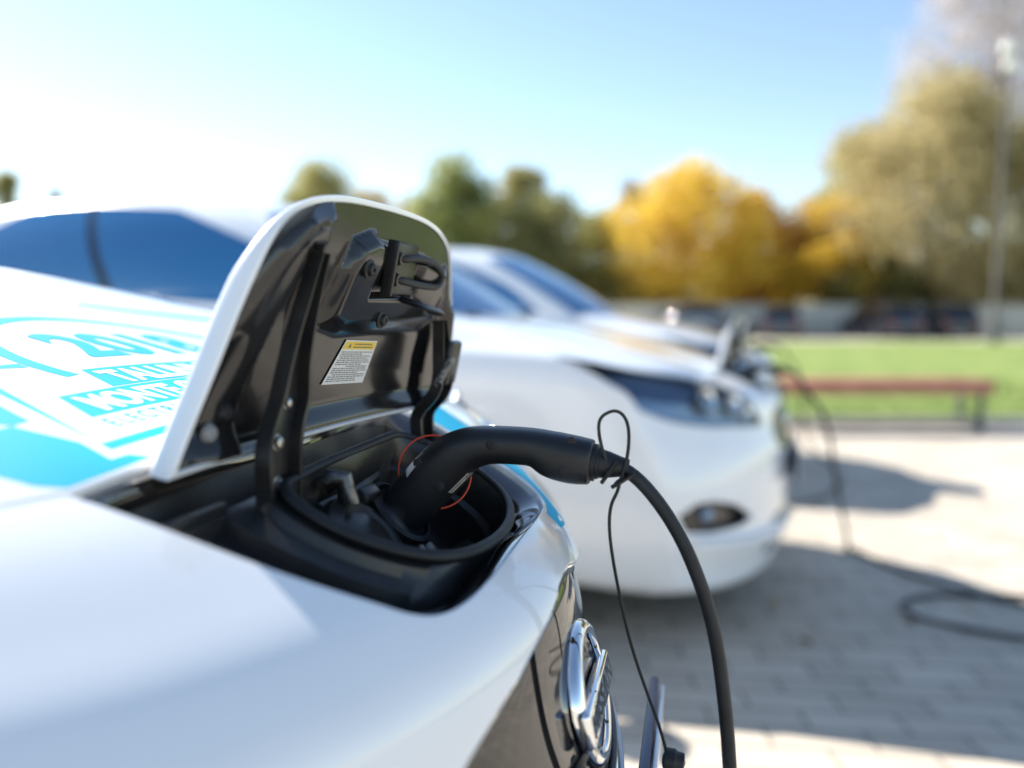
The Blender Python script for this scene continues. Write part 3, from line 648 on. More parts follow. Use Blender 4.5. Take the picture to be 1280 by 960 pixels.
# ------------------------------------------------------------------ film graphics laid on the hood and nose
def on_body(x, y, d):
    u, v = surf_xy(x, y); return S(u, v)+Sn(u, v)*d
def film(name, polys, m, parent, d=.00018, step=.011):
    mb = MB()
    for poly in polys:
        poly = np.asarray(poly, float); bm = bmesh.new(); vs = [bm.verts.new((x, y, 0)) for x, y in poly]; bm.faces.new(vs); bmesh.ops.triangulate(bm, faces=bm.faces[:])
        for _ in range(6):
            lg = [e for e in bm.edges if e.calc_length() > step]
            if not lg: break
            bmesh.ops.subdivide_edges(bm, edges=lg, cuts=1); bmesh.ops.triangulate(bm, faces=[f for f in bm.faces if len(f.verts) > 3])
        bm.verts.index_update(); V = np.array([v.co[:] for v in bm.verts]); F = [[v.index for v in f.verts] for f in bm.faces]; bm.free()
        u, v = surf_xy(V[:, 0], V[:, 1]); N = Sn(u, v); P = S(u, v)+N*d
        G = []
        for q in F:
            c = np.cross(P[q[1]]-P[q[0]], P[q[2]]-P[q[0]]); G.append(q if c@N[q[0]] > 0 else q[::-1])
        mb.add(P, G, N)
    return mb.build(name, m, parent)
def film_text(name, s, x_base, y0, height, width, m, parent, d, bold=0., shear=0., space=1.):
    V, F = text_mesh(s, 1., bold, shear, space); k = max(height*1.4, width/V[:, 0].max()); bm = bmesh.new(); vs = [bm.verts.new(q) for q in V]
    for q in F:
        try: bm.faces.new([vs[i] for i in q])
        except ValueError: pass
    bmesh.ops.triangulate(bm, faces=bm.faces[:])
    for _ in range(4):
        lg = [e for e in bm.edges if e.calc_length()*k > .014]
        if not lg: break
        bmesh.ops.subdivide_edges(bm, edges=lg, cuts=1); bmesh.ops.triangulate(bm, faces=[f for f in bm.faces if len(f.verts) > 3])
    bm.verts.index_update(); V = np.array([v.co[:] for v in bm.verts]); F = [[v.index for v in f.verts] for f in bm.faces]; bm.free(); V[:, 0] -= V[:, 0].min(); hh = V[:, 1].max()-V[:, 1].min(); V[:, 1] -= V[:, 1].min()
    X = x_base-V[:, 1]*height/hh; Y = y0+V[:, 0]*width/V[:, 0].max(); u, v = surf_xy(X, Y); N = Sn(u, v); P = S(u, v)+N*d; G = []
    for q in F:
        c = np.cross(P[q[1]]-P[q[0]], P[q[2]]-P[q[0]]); G.append(q if c@N[q[0]] > 0 else q[::-1])
    mb = MB(); mb.add(P, G, N); return mb.build(name, m, parent)
def strip(path, w):
    P = np.asarray(path, float); T = np.gradient(P, axis=0); T /= np.linalg.norm(T, axis=1)[:, None]; N = np.stack([-T[:, 1], T[:, 0]], 1); w = np.broadcast_to(w, (len(P),))[:, None]
    L, R = P+N*w/2, P-N*w/2; return [np.array([L[i], L[i+1], R[i+1], R[i]]) for i in range(len(P)-1)]
def graphics(car):
    t = np.linspace(-.06, 1.04, 36)*pi; arc = np.stack([-.497-.172*np.sin(t), .128-.196*np.cos(t)], 1)
    f = film('hood_decal', strip(arc, .017)+strip([(-.503, -.078), (-.509, -.135), (-.335, -.182), (-.335, .48), (-.515, .44), (-.503, .33)], .012)[0:5]
             + [[(-.477, -.042), (-.429, -.060), (-.429, .125), (-.477, .125)], [(-.427, -.124), (-.380, -.142), (-.380, .12), (-.427, .12)]], CYAN, car)
    film_text('decal_year', '2018', -.507, .012, .090, .215, CYAN, f, .0003, .040, space=1.02)
    film_text('decal_lettering', 'TALLINN', -.433, -.038, .037, .150, WHITEFILM, f, .0004, .045)
    film_text('decal_lettering', 'MONTE CARLO', -.385, -.119, .036, .225, WHITEFILM, f, .0004, .045)
    film_text('decal_small_lettering', 'ELECTRIC MARATHON', -.357, -.142, .017, .235, CYAN, f, .0003, .006, space=1.45)
    for q in ([(-.395, -.200), (-.350, -.189), (-.319, -.197), (-.318, -.181), (-.306, -.172), (-.3055, -.250), (-.318, -.262), (-.36, -.272), (-.395, -.282)],
              [(-.440, -.172), (-.396, -.183), (-.395, -.199), (-.430, -.230), (-.455, -.22)], [(-.395, -.284), (-.436, -.232), (-.52, -.25), (-.52, -.36), (-.43, -.33)],
              [(-.395, .46), (-.306, .45), (-.306, .30), (-.32, .28), (-.335, .36)]): film('decal_band', [q], CYAN, f)
    inn_ = crv([(-.300, .266), (-.246, .2525), (-.193, .2365), (-.140, .2155), (-.109, .197), (-.093, .174), (-.081, .138), (-.0745, .105)], 30); out_ = crv([(-.300, .395), (-.235, .368), (-.160, .328), (-.106, .272), (-.080, .215), (-.0665, .165), (-.0605, .130), (-.0590, .098)], 30)
    film('nose_stripe', [[inn_[i], inn_[i+1], out_[i+1], out_[i]] for i in range(29)], CYAN, car)
    film('hood_stripe', strip(crv([(-.78, .30), (-.66, .45), (-.55, .53)], 16), .022), CYAN, car)
# ------------------------------------------------------------------ the lot: gently sloping paved ground, lawn, far gravel
TH1 = radians(13); CO = np.array([.054, .657])
def ground_z(x, y):
    dx, dy = np.asarray(x, float)-CO[0], np.asarray(y, float)-CO[1]; xl = dx*cos(TH1)-dy*sin(TH1); yl = dx*sin(TH1)+dy*cos(TH1)
    return .0349*np.clip(-xl, 0, 4.6)*(1-sstep((yl-7)/6))*(1-sstep((-yl-6)/6))-.10*sstep((yl-.9)/1.2)-.02*sstep((yl-6)/2)
def sheet(name, xs, ys, m, zf, kind='structure'):
    X, Y = np.meshgrid(xs, ys, indexing='ij'); Z = zf(X, Y); k = len(ys)
    mb = MB(); mb.add(np.stack([X, Y, Z], -1).reshape(-1, 3), [(i*k+j, (i+1)*k+j, (i+1)*k+j+1, i*k+j+1) for i in range(len(xs)-1) for j in range(k-1)])
    o = mb.build(name, m, sharp=0); o['kind'] = kind; return o
def paver_mat():
    m = mat('concrete_pavers', (.4, .38, .35), .8, 0, .3); nt = m.node_tree; b = nt.nodes['Principled BSDF']; N = nt.nodes.new; L = nt.links.new
    tc = N('ShaderNodeTexCoord'); mp = N('ShaderNodeMapping'); mp.inputs['Rotation'].default_value = (0, 0, radians(4)); L(tc.outputs['Object'], mp.inputs['Vector'])
    br = N('ShaderNodeTexBrick'); br.inputs['Scale'].default_value = 1; br.inputs['Brick Width'].default_value = .26; br.inputs['Row Height'].default_value = .13; br.inputs['Mortar Size'].default_value = .0042; br.inputs['Mortar Smooth'].default_value = .3
    br.inputs['Color1'].default_value = (.49, .43, .35, 1); br.inputs['Color2'].default_value = (.60, .53, .435, 1); br.inputs['Mortar'].default_value = (.12, .105, .09, 1); L(mp.outputs['Vector'], br.inputs['Vector'])
    nz = N('ShaderNodeTexNoise'); nz.inputs['Scale'].default_value = 3; nz.inputs['Detail'].default_value = 8; L(tc.outputs['Object'], nz.inputs['Vector'])
    mr = N('ShaderNodeMapRange'); mr.inputs['To Min'].default_value = .72; mr.inputs['To Max'].default_value = 1.2; L(nz.outputs['Fac'], mr.inputs['Value'])
    mx = N('ShaderNodeMix'); mx.data_type = 'RGBA'; mx.blend_type = 'MULTIPLY'; mx.inputs[0].default_value = 1; L(br.outputs['Color'], mx.inputs[6]); L(mr.outputs['Result'], mx.inputs[7]); L(mx.outputs[2], b.inputs['Base Color'])
    bp = N('ShaderNodeBump'); bp.inputs['Strength'].default_value = .6; bp.inputs['Distance'].default_value = .004; bp.invert = True; L(br.outputs['Fac'], bp.inputs['Height']); L(bp.outputs['Normal'], b.inputs['Normal']); return m
xs = np.concatenate([np.linspace(-120, -7, 16)[:-1], np.linspace(-7, 8, 76)[:-1], np.linspace(8, 160, 18)]); ys = np.concatenate([np.linspace(-160, -6, 14)[:-1], np.linspace(-6, 8.16, 72)])
sheet('paving', xs, ys, paver_mat(), ground_z)
GRASSM = noise_col(mat('lawn_grass', (.1, .16, .03), .9, 0, .2), (.15, .22, .05), (.26, .31, .10), 2.2, 8, bump=.8, bscale=60)
DIRT = noise_col(mat('gravel_ground', (.35, .31, .26), .9, 0, .2), (.38, .34, .28), (.50, .45, .38), 1.5, 8, bump=.5, bscale=30)
flat = lambda X, Y: np.maximum(ground_z(X, Y), -.12)*0-.12+.02*np.sin(X*.7)*np.cos(Y*.5)*np.clip((Y-9)/5, 0, 1)
sheet('lawn', np.linspace(-120, 160, 90), np.concatenate([[8.16], np.linspace(8.3, 31, 40)]), GRASSM, lambda X, Y: np.where(Y < 8.2, -.12, flat(X, Y))+.012)
sheet('gravel_road', np.linspace(-200, 240, 20), np.array([31, 36, 46, 60.]), DIRT, lambda X, Y: X*0-.115)
sheet('terrain', np.linspace(-900, 900, 30), np.concatenate([np.linspace(-600, -160, 6)[:-1], [-160], [60.], np.linspace(80, 1400, 14)]), noise_col(mat('far_ground', (.1, .13, .04), .95), (.10, .12, .04), (.18, .17, .08), .3), lambda X, Y: X*0-.16)
mb = MB(); rbox(mb, (7.5, 8.14, -.085), (105, .08, .12), .012); k = mb.build('kerb', mat('kerb_stone', (.38, .37, .35), .8)); k['kind'] = 'structure'
# short grass blades near the bench
mb = MB(); n = 26000; gx = rng.uniform(-1, 8.5, n); gy = 8.24+rng.random(n)**1.7*6; gh = rng.uniform(.03, .075, n); ga = rng.uniform(0, pi, n); w = .006
V = np.stack([np.stack([gx-w*np.cos(ga), gy-w*np.sin(ga), np.full(n, -.115)], -1), np.stack([gx+w*np.cos(ga), gy+w*np.sin(ga), np.full(n, -.115)], -1), np.stack([gx+rng.normal(0, .02, n), gy+rng.normal(0, .02, n), -.115+gh], -1)], 1)
mb.add(V.reshape(-1, 3), [(3*i, 3*i+1, 3*i+2) for i in range(n)]); g = mb.build('grass', noise_col(mat('grass_blade', (.12, .2, .03), .7), (.15, .23, .04), (.28, .34, .09), 1.2), smooth=False); g['kind'] = 'stuff'

# ------------------------------------------------------------------ charging plug with its cable (car coordinates)
def car_pose(o, x, y, yaw):
    h = np.array([cos(yaw), -sin(yaw)]); f = np.array([x, y])-h*.96; r = np.array([x, y])-h*3.66; gf, gr = float(ground_z(*f)), float(ground_z(*r)); ph = math.atan2(gr-gf, 2.7)
    cf = np.array([h[0]*cos(ph), h[1]*cos(ph), -sin(ph)]); cl = np.array([sin(yaw), cos(yaw), 0]); cu = np.cross(cf, cl); M = Matrix(((cf[0], cl[0], cu[0], x), (cf[1], cl[1], cu[1], y), (cf[2], cl[2], cu[2], gf-.96*sin(ph)), (0, 0, 0, 1)))
    o.matrix_world = M; return M
def build_plug(label, cable_pts, name='charging_cable', detail=True):
    t = empty(name, label, 'charging cable', 'charging cables plugged into the cars')
    yc = .030
    C = [(-.200, .857, .0225, .022), (-.190, .868, .0235, .0225), (-.176, .884, .0240, .0225), (-.162, .900, .0240, .0222), (-.148, .9145, .0228, .0218), (-.132, .9245, .0192, .0212), (-.112, .9290, .0166, .0206), (-.088, .9300, .0162, .0203), (-.072, .9290, .0168, .0203), (-.061, .9255, .0196, .0205), (-.050, .9228, .0206, .0205), (-.038, .9212, .0206, .0203), (-.0275, .9205, .0196, .0195)]
    C = crv(C, 60); P = np.stack([C[:, 0], np.full(60, yc), C[:, 1]], 1); T, U, W = frames(P); A = np.linspace(0, 2*pi, 36, endpoint=False); se = lambda v: np.sign(v)*np.abs(v)**.74
    sec = lambda p, k, s: p+np.outer(se(np.cos(A))*C[k, 2]*s, U[k])+np.outer(se(np.sin(A))*C[k, 3]*s, W[k])
    R = [sec(P[k], k, 1) for k in range(60)]; d = T[-1]; R += [sec(P[-1]+d*.0025, -1, .985), sec(P[-1]+d*.004, -1, .94), sec(P[-1]+d*.0045, -1, .80), sec(P[-1]+d*.0045, -1, .3)]
    mb = MB(); loft(mb, R, True, True); ha = mb.build('plug_handle', HANDLEM, t, sharp=50)
    ax = np.array([.68, 0, .733]); ax /= np.linalg.norm(ax)
    mb = MB(); lathe(mb, P[0]-ax*.012, ax, [(0, .0305), (.012, .0305), (.015, .0295), (.017, .026), (.022, .0235), (.03, .0230)], 40); mb.build('plug_collar', HANDLEM, t)
    dd = np.array([1, 0, -.09]); dd /= np.linalg.norm(dd); b0 = P[-1]+d*.003
    mb = MB(); lathe(mb, b0, dd, [(0, .0165), (.005, .0162), (.0055, .0142), (.008, .0138), (.0085, .0128), (.012, .0122), (.0125, .0120), (.016, .0114), (.026, .0088), (.033, .0076), (.033, .0)], 28); mb.build('cable_boot', RUBBER, t)
    mb = MB(); tube(mb, crv(cable_pts, 200), .0060 if detail else .0085, 16); mb.build('cable', RUBBER, t)
    if not detail: return t
    mb = MB(); nn = np.array([.52, -.74, .42]); torus(mb, (-.1735, .055, .8950), nn, .0352, .0009, 90, 8); mb.build('seal_ring', ORANGE, t)
    scr = [(-.1755, .9108), (-.1543, .8925), (-.1091, .9328), (-.0402, .9390), (-.0449, .9149)]
    for x, z in scr:
        # project sideways onto the handle skin
        k = int(np.argmin(np.hypot(P[:, 0]-x, P[:, 2]-z))); off_ = ((x-P[k, 0])*U[k][0]+(z-P[k, 2])*U[k][2])/C[k, 2]; y = yc-C[k, 3]*max(.2, 1-min(abs(off_), 1)**2.70)**.37
        mb = MB(); lathe(mb, (x, y-.0006, z), (0, 1, 0), [(0, .0040), (.0002, .0046), (.0012, .0046), (.0012, .001)], 20); s = mb.build('screw_recess', RUBBER, t)
        mb = MB(); lathe(mb, (x, y-.0012, z), (0, 1, 0), [(0, .0012), (0, .0026), (.0012, .0027), (.0016, 0)], 12); mb.build('screw', RUBBER, s)
    lab = mat('silver_label', (.62, .62, .60), .35, .4)
    def patch(nm, pts, mt, d=.0):
        V = []
        for x, z in pts:
            k = int(np.argmin(np.hypot(P[:, 0]-x, P[:, 2]-z))); o_ = ((x-P[k, 0])*U[k][0]+(z-P[k, 2])*U[k][2])/C[k, 2]; y = yc-C[k, 3]*max(.05, 1-min(abs(o_), 1)**2.70)**.37-.0006-d; V.append((x, y, z))
        return V
    def grid_patch(nm, q, mt, d=.0, nu=10, nv=6, rows=None):
        q = np.array(q); pts = []
        for i in range(nu+1):
            for j in range(nv+1):
                a, b = i/nu, j/nv; pts.append(tuple((q[0]*(1-a)+q[1]*a)*(1-b)+(q[3]*(1-a)+q[2]*a)*b))
        V = patch(nm, pts, mt, d); m = nv+1; mb = MB(); mb.add(V, [(i*m+j, (i+1)*m+j, (i+1)*m+j+1, i*m+j+1) for i in range(nu) for j in range(nv)]); return mb.build(nm, mt, t)
    grid_patch('silver_sticker', [(-.1885, .9035), (-.1795, .9145), (-.1765, .9095), (-.1850, .8975)], lab)
    st = grid_patch('type_label', [(-.1475, .8865), (-.1310, .9045), (-.1278, .9040), (-.1450, .8850)], lab)
    q = np.array([(-.1475, .8865), (-.1310, .9045), (-.1278, .9040), (-.1450, .8850)]); mb = MB(); r = random.Random(5); a = .06
    while a < .92:
        w_ = .03+.05*r.random(); pts = [tuple((q[0]*(1-s)+q[1]*s)*(1-b)+(q[3]*(1-s)+q[2]*s)*b) for s, b in ((a, .3), (a+w_, .3), (a+w_, .7), (a, .7))]; mb.add(patch('', pts, None, .0004), [(0, 1, 2, 3)]); a += w_+.03
    mb.build('label_print', mat('label_ink', (.09, .09, .10), .4), st, smooth=False)
    # rubber cap tether looped round the cable
    loop = [(-.0064, .022, .9163), (-.0117, .020, .9283), (-.0165, .018, .9452), (-.0165, .018, .9596), (-.0107, .019, .9654), (-.0033, .020, .9672), (.0036, .021, .9622), (.0075, .022, .9503), (.0077, .022, .9332), (.0056, .021, .9193), (.0028, .019, .9088), (.0005, .019, .8985), (-.0034, .021, .8886), (-.0053, .023, .8707), (-.0020, .026, .8426), (.0052, .03, .8076), (.0145, .03, .7726), (.0266, .03, .7379), (.0408, .03, .7034), (.0521, .03, .6721), (.0557, .03, .6543)]
    mb = MB(); tube(mb, crv(loop, 160), .0011, 8, rz=.0015); te = mb.build('cap_tether', RUBBER, t)
    for c_, th, wd in (((-.0075, .9140), .55, .013), ((.0045, .9080), .95, .014)):
        mb = MB(); A = np.linspace(0, 2*pi, 28, endpoint=False); e = np.array([sin(th), 0, cos(th)]); g_ = np.array([cos(th), 0, -sin(th)])
        torus(mb, (c_[0], yc, c_[1]-.0005), g_, .0080, .0018, 32, 10)
        tube(mb, crv([np.array([c_[0], yc-.0098, c_[1]])-e*.011, np.array([c_[0], yc-.0106, c_[1]]), np.array([c_[0], yc-.0098, c_[1]])+e*.012], 12), [.0018]+[.0042]*10+[.0022], 10, rz=.0018); mb.build('tether_clip', RUBBER, te)
    mb = MB(); lathe(mb, (.050, .030, .662), (1, 0, -.1), [(0, .003), (.002, .010), (.010, .0105), (.012, .009), (.018, .0085), (.020, 0)], 24); mb.build('dust_cap', RUBBER, te)
    return t

# ------------------------------------------------------------------ the three electric cars and their cables
car = build_car('white electric car in front, its charge lid open and cyan rally graphics on its hood')
proto_plain = [c for c in car.children]
M1 = car_pose(car, CO[0], CO[1], TH1)
car2 = copy_tree(car); car2['label'] = 'second white electric car, beyond the nearest one, with a plain cyan edge along its nose'
car_pose(car2, 1.12, 3.30, radians(17))
car3 = copy_tree(car); car3['label'] = 'third white electric car, almost hidden behind the second one'
car_pose(car3, 1.96, 5.98, radians(17))
graphics(car)
def cable_local(M, pts):
    Mi = M.inverted(); return [tuple(Mi @ Vector(p)) for p in pts]
base = [(-.012, .030, .9195), (.003, .030, .9165), (.020, .030, .9055), (.047, .030, .8735), (.067, .030, .8375), (.085, .030, .790), (.097, .030, .735), (.107, .030, .664)]
cab1 = base+[(.122, .03, .45), (.13, .028, .20), (.15, .01, .035), (.22, -.06, .009), (.45, -.22, .009), (.9, -.35, .009), (1.6, -.9, .009), (2.4, -1.9, .009)]
p1 = build_plug('black charging plug in the nearest open port, a rubber tether looped on its cable', cab1); car_pose(p1, CO[0], CO[1], TH1)
gz_ = lambda x, y: float(ground_z(x, y))+.012
M2 = car2.matrix_world.copy(); bpy.context.view_layer.update()
M2 = car_pose(car2, 1.12, 3.30, radians(17)); M3 = car_pose(car3, 1.96, 5.98, radians(17))
w2 = [(x, y, gz_(x, y)+dz) for x, y, dz in [(1.62, 3.80, 0), (1.67, 3.62, 0), (1.73, 3.42, 0), (1.80, 3.19, .016), (2.00, 3.03, 0), (2.35, 2.93, 0), (2.62, 2.86, 0), (2.70, 2.72, 0), (2.45, 2.62, 0), (2.1, 2.64, 0), (1.80, 2.71, 0), (1.61, 2.82, 0), (1.50, 2.965, 0), (1.62, 3.115, 0), (1.82, 3.13, 0), (2.2, 3.14, 0), (2.6, 3.2, 0), (3.3, 3.3, 0)]]
cab2 = base[:5]+[(.12, .05, .78), (.20, .16, .55), (.28, .36, .25), (.33, .55, .06)]+cable_local(M2, w2)
p2 = build_plug('black charging plug of the second car, its cable looping over the sunlit pavers', cab2, detail=False); p2.matrix_world = M2
w3 = [(x, y, gz_(x, y)) for x, y in [(2.35, 5.72), (2.15, 5.2), (1.8, 4.75), (1.2, 4.72), (.2, 4.9)]]
cab3 = base[:5]+[(.13, .03, .76), (.20, .03, .5), (.26, .02, .2)]+cable_local(M3, w3)
p3 = build_plug('black charging plug and cable in the open nose of the third car', cab3, detail=False); p3.matrix_world = M3

# ------------------------------------------------------------------ bench
b = empty('park_bench', 'low red wooden bench without a back at the edge of the lawn', 'bench', loc=(3.60, 8.02, -.12))
RED = noise_col(mat('red_stained_wood', (.42, .14, .09), .55), (.34, .13, .085), (.46, .20, .135), 6)
mb = MB()
for yy in (-.17, -.057, .057, .17): rbox(mb, (0, yy, .475), (2.3, .10, .045), .008)
rbox(mb, (0, -.21, .415), (2.26, .03, .10), .006); mb.build('seat', RED, b)
for x in (-1.02, 1.02):
    mb = MB(); rbox(mb, (x, -.17, .2), (.05, .05, .4), .005); rbox(mb, (x, .17, .2), (.05, .05, .4), .005); rbox(mb, (x, 0, .385), (.05, .39, .04), .005); rbox(mb, (x, 0, .02), (.07, .45, .03), .005); mb.build('leg', mat('grey_steel', (.08, .09, .09), .5, .3), b)

# ------------------------------------------------------------------ far side: wall, parked cars, lamps, trees
def at(px, D): return (px-640)/1000*D
mb = MB(); rbox(mb, (22, 39.6, .6), (52, .22, 1.5), .02)
for i in range(14): rbox(mb, (-3+i*3.9, 39.46, .62), (.34, .16, 1.58), .02)
rbox(mb, (22, 39.6, 1.38), (52.2, .34, .10), .02)
w_ = mb.build('boundary_wall', noise_col(mat('pale_render', (.42, .37, .30), .9), (.58, .52, .43), (.68, .62, .52), 1.2)); props(w_, 'long low pale rendered wall behind the parked cars across the lawn', 'wall')
def far_car(label, x, y, rot, col, h=1.5):
    o = empty('parked_car', label, 'car', 'cars parked beyond the lawn', (x, y, -.115), (0, 0, rot)); nm = 'car_paint_%02d' % int(col[2]*100+col[0]*1000)
    pm = mat(nm, col, .3, .2, .5, 1.)
    st = [(-2.1, .50, .30, .72, .70), (-2.05, .82, .25, .86, .86), (-1.3, .88, .22, .96, .95), (0, .89, .2, .98, .98), (.8, .89, .2, .96, .96), (1.7, .86, .24, .86, .84), (2.05, .74, .28, .74, .72), (2.12, .5, .34, .62, .6)]
    R = []
    for X, wd, z0, z1, zs in st:
        R.append(np.array([(X, -wd*.9, z0), (X, wd*.9, z0), (X, wd, z0+.12), (X, wd, zs-.2), (X, wd*.94, zs), (X, wd*.5, z1+.01), (X, -wd*.5, z1+.01), (X, -wd*.94, zs), (X, -wd, zs-.2), (X, -wd, z0+.12)]))
    mb = MB(); loft(mb, R, True, True); mb.build('body', pm, o, sharp=50)
    c = [(-2.0, .70, .9, .92), (-1.55, .66, .92, h-.12), (-.9, .62, .93, h), (.1, .62, .94, h), (.6, .64, .94, h-.13), (1.15, .70, .93, .96)]
    R = [np.array([(X, -wd-.08, z0), (X, wd+.08, z0), (X, wd, z1-.06), (X, wd*.85, z1), (X, -wd*.85, z1), (X, -wd, z1-.06)]) for X, wd, z0, z1 in c]
    mb = MB(); loft(mb, R, True, True); mb.build('cabin_glass', FARGLASS, o, sharp=50)
    R = [np.array([(X, -wd, z-.03), (X, wd, z-.03), (X, wd*.9, z+.012), (X, -wd*.9, z+.012)]) for X, wd, z in ((-1.6, .58, h-.13), (-.9, .60, h), (.1, .60, h), (.55, .60, h-.10))]
    mb = MB(); loft(mb, R, True, True); mb.build('roof', pm, o, sharp=50)
    for X in (-1.3, 1.3):
        for s in (-1, 1):
            mb = MB(); lathe(mb, (X, s*.80, .31), (0, s, 0), [(-.1, .2), (-.1, .29), (-.07, .31), (.06, .31), (.09, .29), (.09, .2)], 28); wl = mb.build('wheel', TYRE, o)
            mb = MB(); lathe(mb, (X, s*.80, .31), (0, s, 0), [(.0, .02), (.06, .19), (.092, .195), (.092, .18), (.07, .05), (.075, 0)], 20); mb.build('rim', ALLOY, wl)
    for X, mt, nm in ((2.06, AMBER, 'headlight'), (-2.075, mat('tail_lamp_red', (.4, .01, .01), .2), 'tail_light')):
        for s in (-1, 1): mb = MB(); rbox(mb, (X, s*.60, .66), (.08, .26, .14), .03); mb.build(nm, mt, o)
    return o
far_car('dull blue car parked nearest the white cars, leftmost of the far row', at(972, 37), 37, radians(75), (.05, .06, .09))
far_car('dark blue car in the middle of the far row beyond the lawn', at(1097, 36), 36, radians(96), (.010, .014, .035), 1.6)
far_car('dark navy car with a pale car beside it in the far row', at(1176, 36.5), 36.5, radians(84), (.010, .012, .025), 1.62)
far_car('silver grey car half hidden behind the dark navy one', at(1140, 38.2), 38.2, radians(88), (.35, .36, .38))
far_car('grey car seen past the third white car', at(876, 38), 38, radians(20), (.30, .31, .33))
GLOBE = mat('glint_white_globe', (.85, .85, .84), .08, 0, .6, .6)  # plain white balls, made to show as the blurred sun glints on lamp heads
def lamp_post(label, x, y, heads, rad=.06, topz=None):
    o = empty('street_lamp', label, 'street lamp', 'park lamps beyond the lawn', (x, y, -.12)); z1 = max(h[1] for h in heads)
    mb = MB(); tube(mb, [(0, 0, 0), (0, 0, .9), (0, 0, 1.0), (0, 0, z1)], [rad*2.0, rad*1.9, rad*1.2, rad], 14); lathe(mb, (0, 0, 0), (0, 0, 1), [(0, rad*3), (.12, rad*3), (.2, rad*2.1), (.25, rad*2)], 20); mb.build('pole', mat('lamp_pole_grey', (.085, .08, .075), .6, .1), o)
    for dx, z in heads:
        mb = MB(); lathe(mb, (dx, 0, z-.25), (0, 0, 1), [(0, .05)]+[(.25-.24*cos(a), .24*sin(a)+.02) for a in np.linspace(.25, pi-.05, 16)]+[(.51, 0)], 28); mb.build('globe', GLOBE, o)
        mb = MB(); lathe(mb, (dx, 0, z-.37), (0, 0, 1), [(0, .05), (.06, .12), (.12, .13), (.14, .06)], 18); mb.build('globe_collar', SATIN, o)
    return o
lz = lambda py, D: 1.05+(390-py)/1000*D+.12
lamp_post('tall grey park lamp with two globes at the right, before the big tan tree', at(1241, 30), 30, [(0, lz(72, 30)), (.12, lz(92, 30))], .075)
lamp_post('park lamp with a white globe left of the round green tree', at(505, 40), 40, [(0, lz(250, 40))])
lamp_post('park lamp with a white globe in front of the dark green tree', at(626, 44), 44, [(0, lz(243, 44))])
lamp_post('globe lamp added at the far left for a sun glint over the second car', at(4, 42), 42, [(0, lz(260, 42))])  # added lamp, its white globe stands for a glint off a car roof

LEAFM = {}
def leaf_mat(kind, c1, c2):
    if kind in LEAFM: return LEAFM[kind]
    m = noise_col(mat('leaves_'+kind, c1, .7, 0, .25), c1, c2, .55, 3, lo=.38, hi=.62); nt = m.node_tree; b = nt.nodes['Principled BSDF']; out = nt.nodes['Material Output']
    tr = nt.nodes.new('ShaderNodeBsdfTranslucent'); mx = nt.nodes.new('ShaderNodeMixShader'); mx.inputs[0].default_value = .5
    nt.links.new(b.inputs['Base Color'].links[0].from_socket, tr.inputs['Color']); nt.links.new(b.outputs[0], mx.inputs[1]); nt.links.new(tr.outputs[0], mx.inputs[2]); nt.links.new(mx.outputs[0], out.inputs[0]); LEAFM[kind] = m; return m
KIND = {'green': ((.27, .31, .11), (.42, .44, .16)), 'olive': ((.32, .31, .12), (.47, .42, .15)), 'dark': ((.17, .18, .08), (.29, .28, .11)), 'brown': ((.34, .26, .19), (.44, .34, .25)),
        'yellow': ((.66, .45, .06), (.84, .63, .11)), 'orange': ((.58, .35, .09), (.72, .49, .14)), 'pale': ((.52, .44, .31), (.64, .56, .41)), 'willow': ((.44, .37, .19), (.62, .53, .29)), 'twig': ((.52, .47, .45), (.64, .58, .56))}
BARK = noise_col(mat('bark', (.10, .085, .07), .9), (.07, .06, .05), (.16, .14, .115), 6)
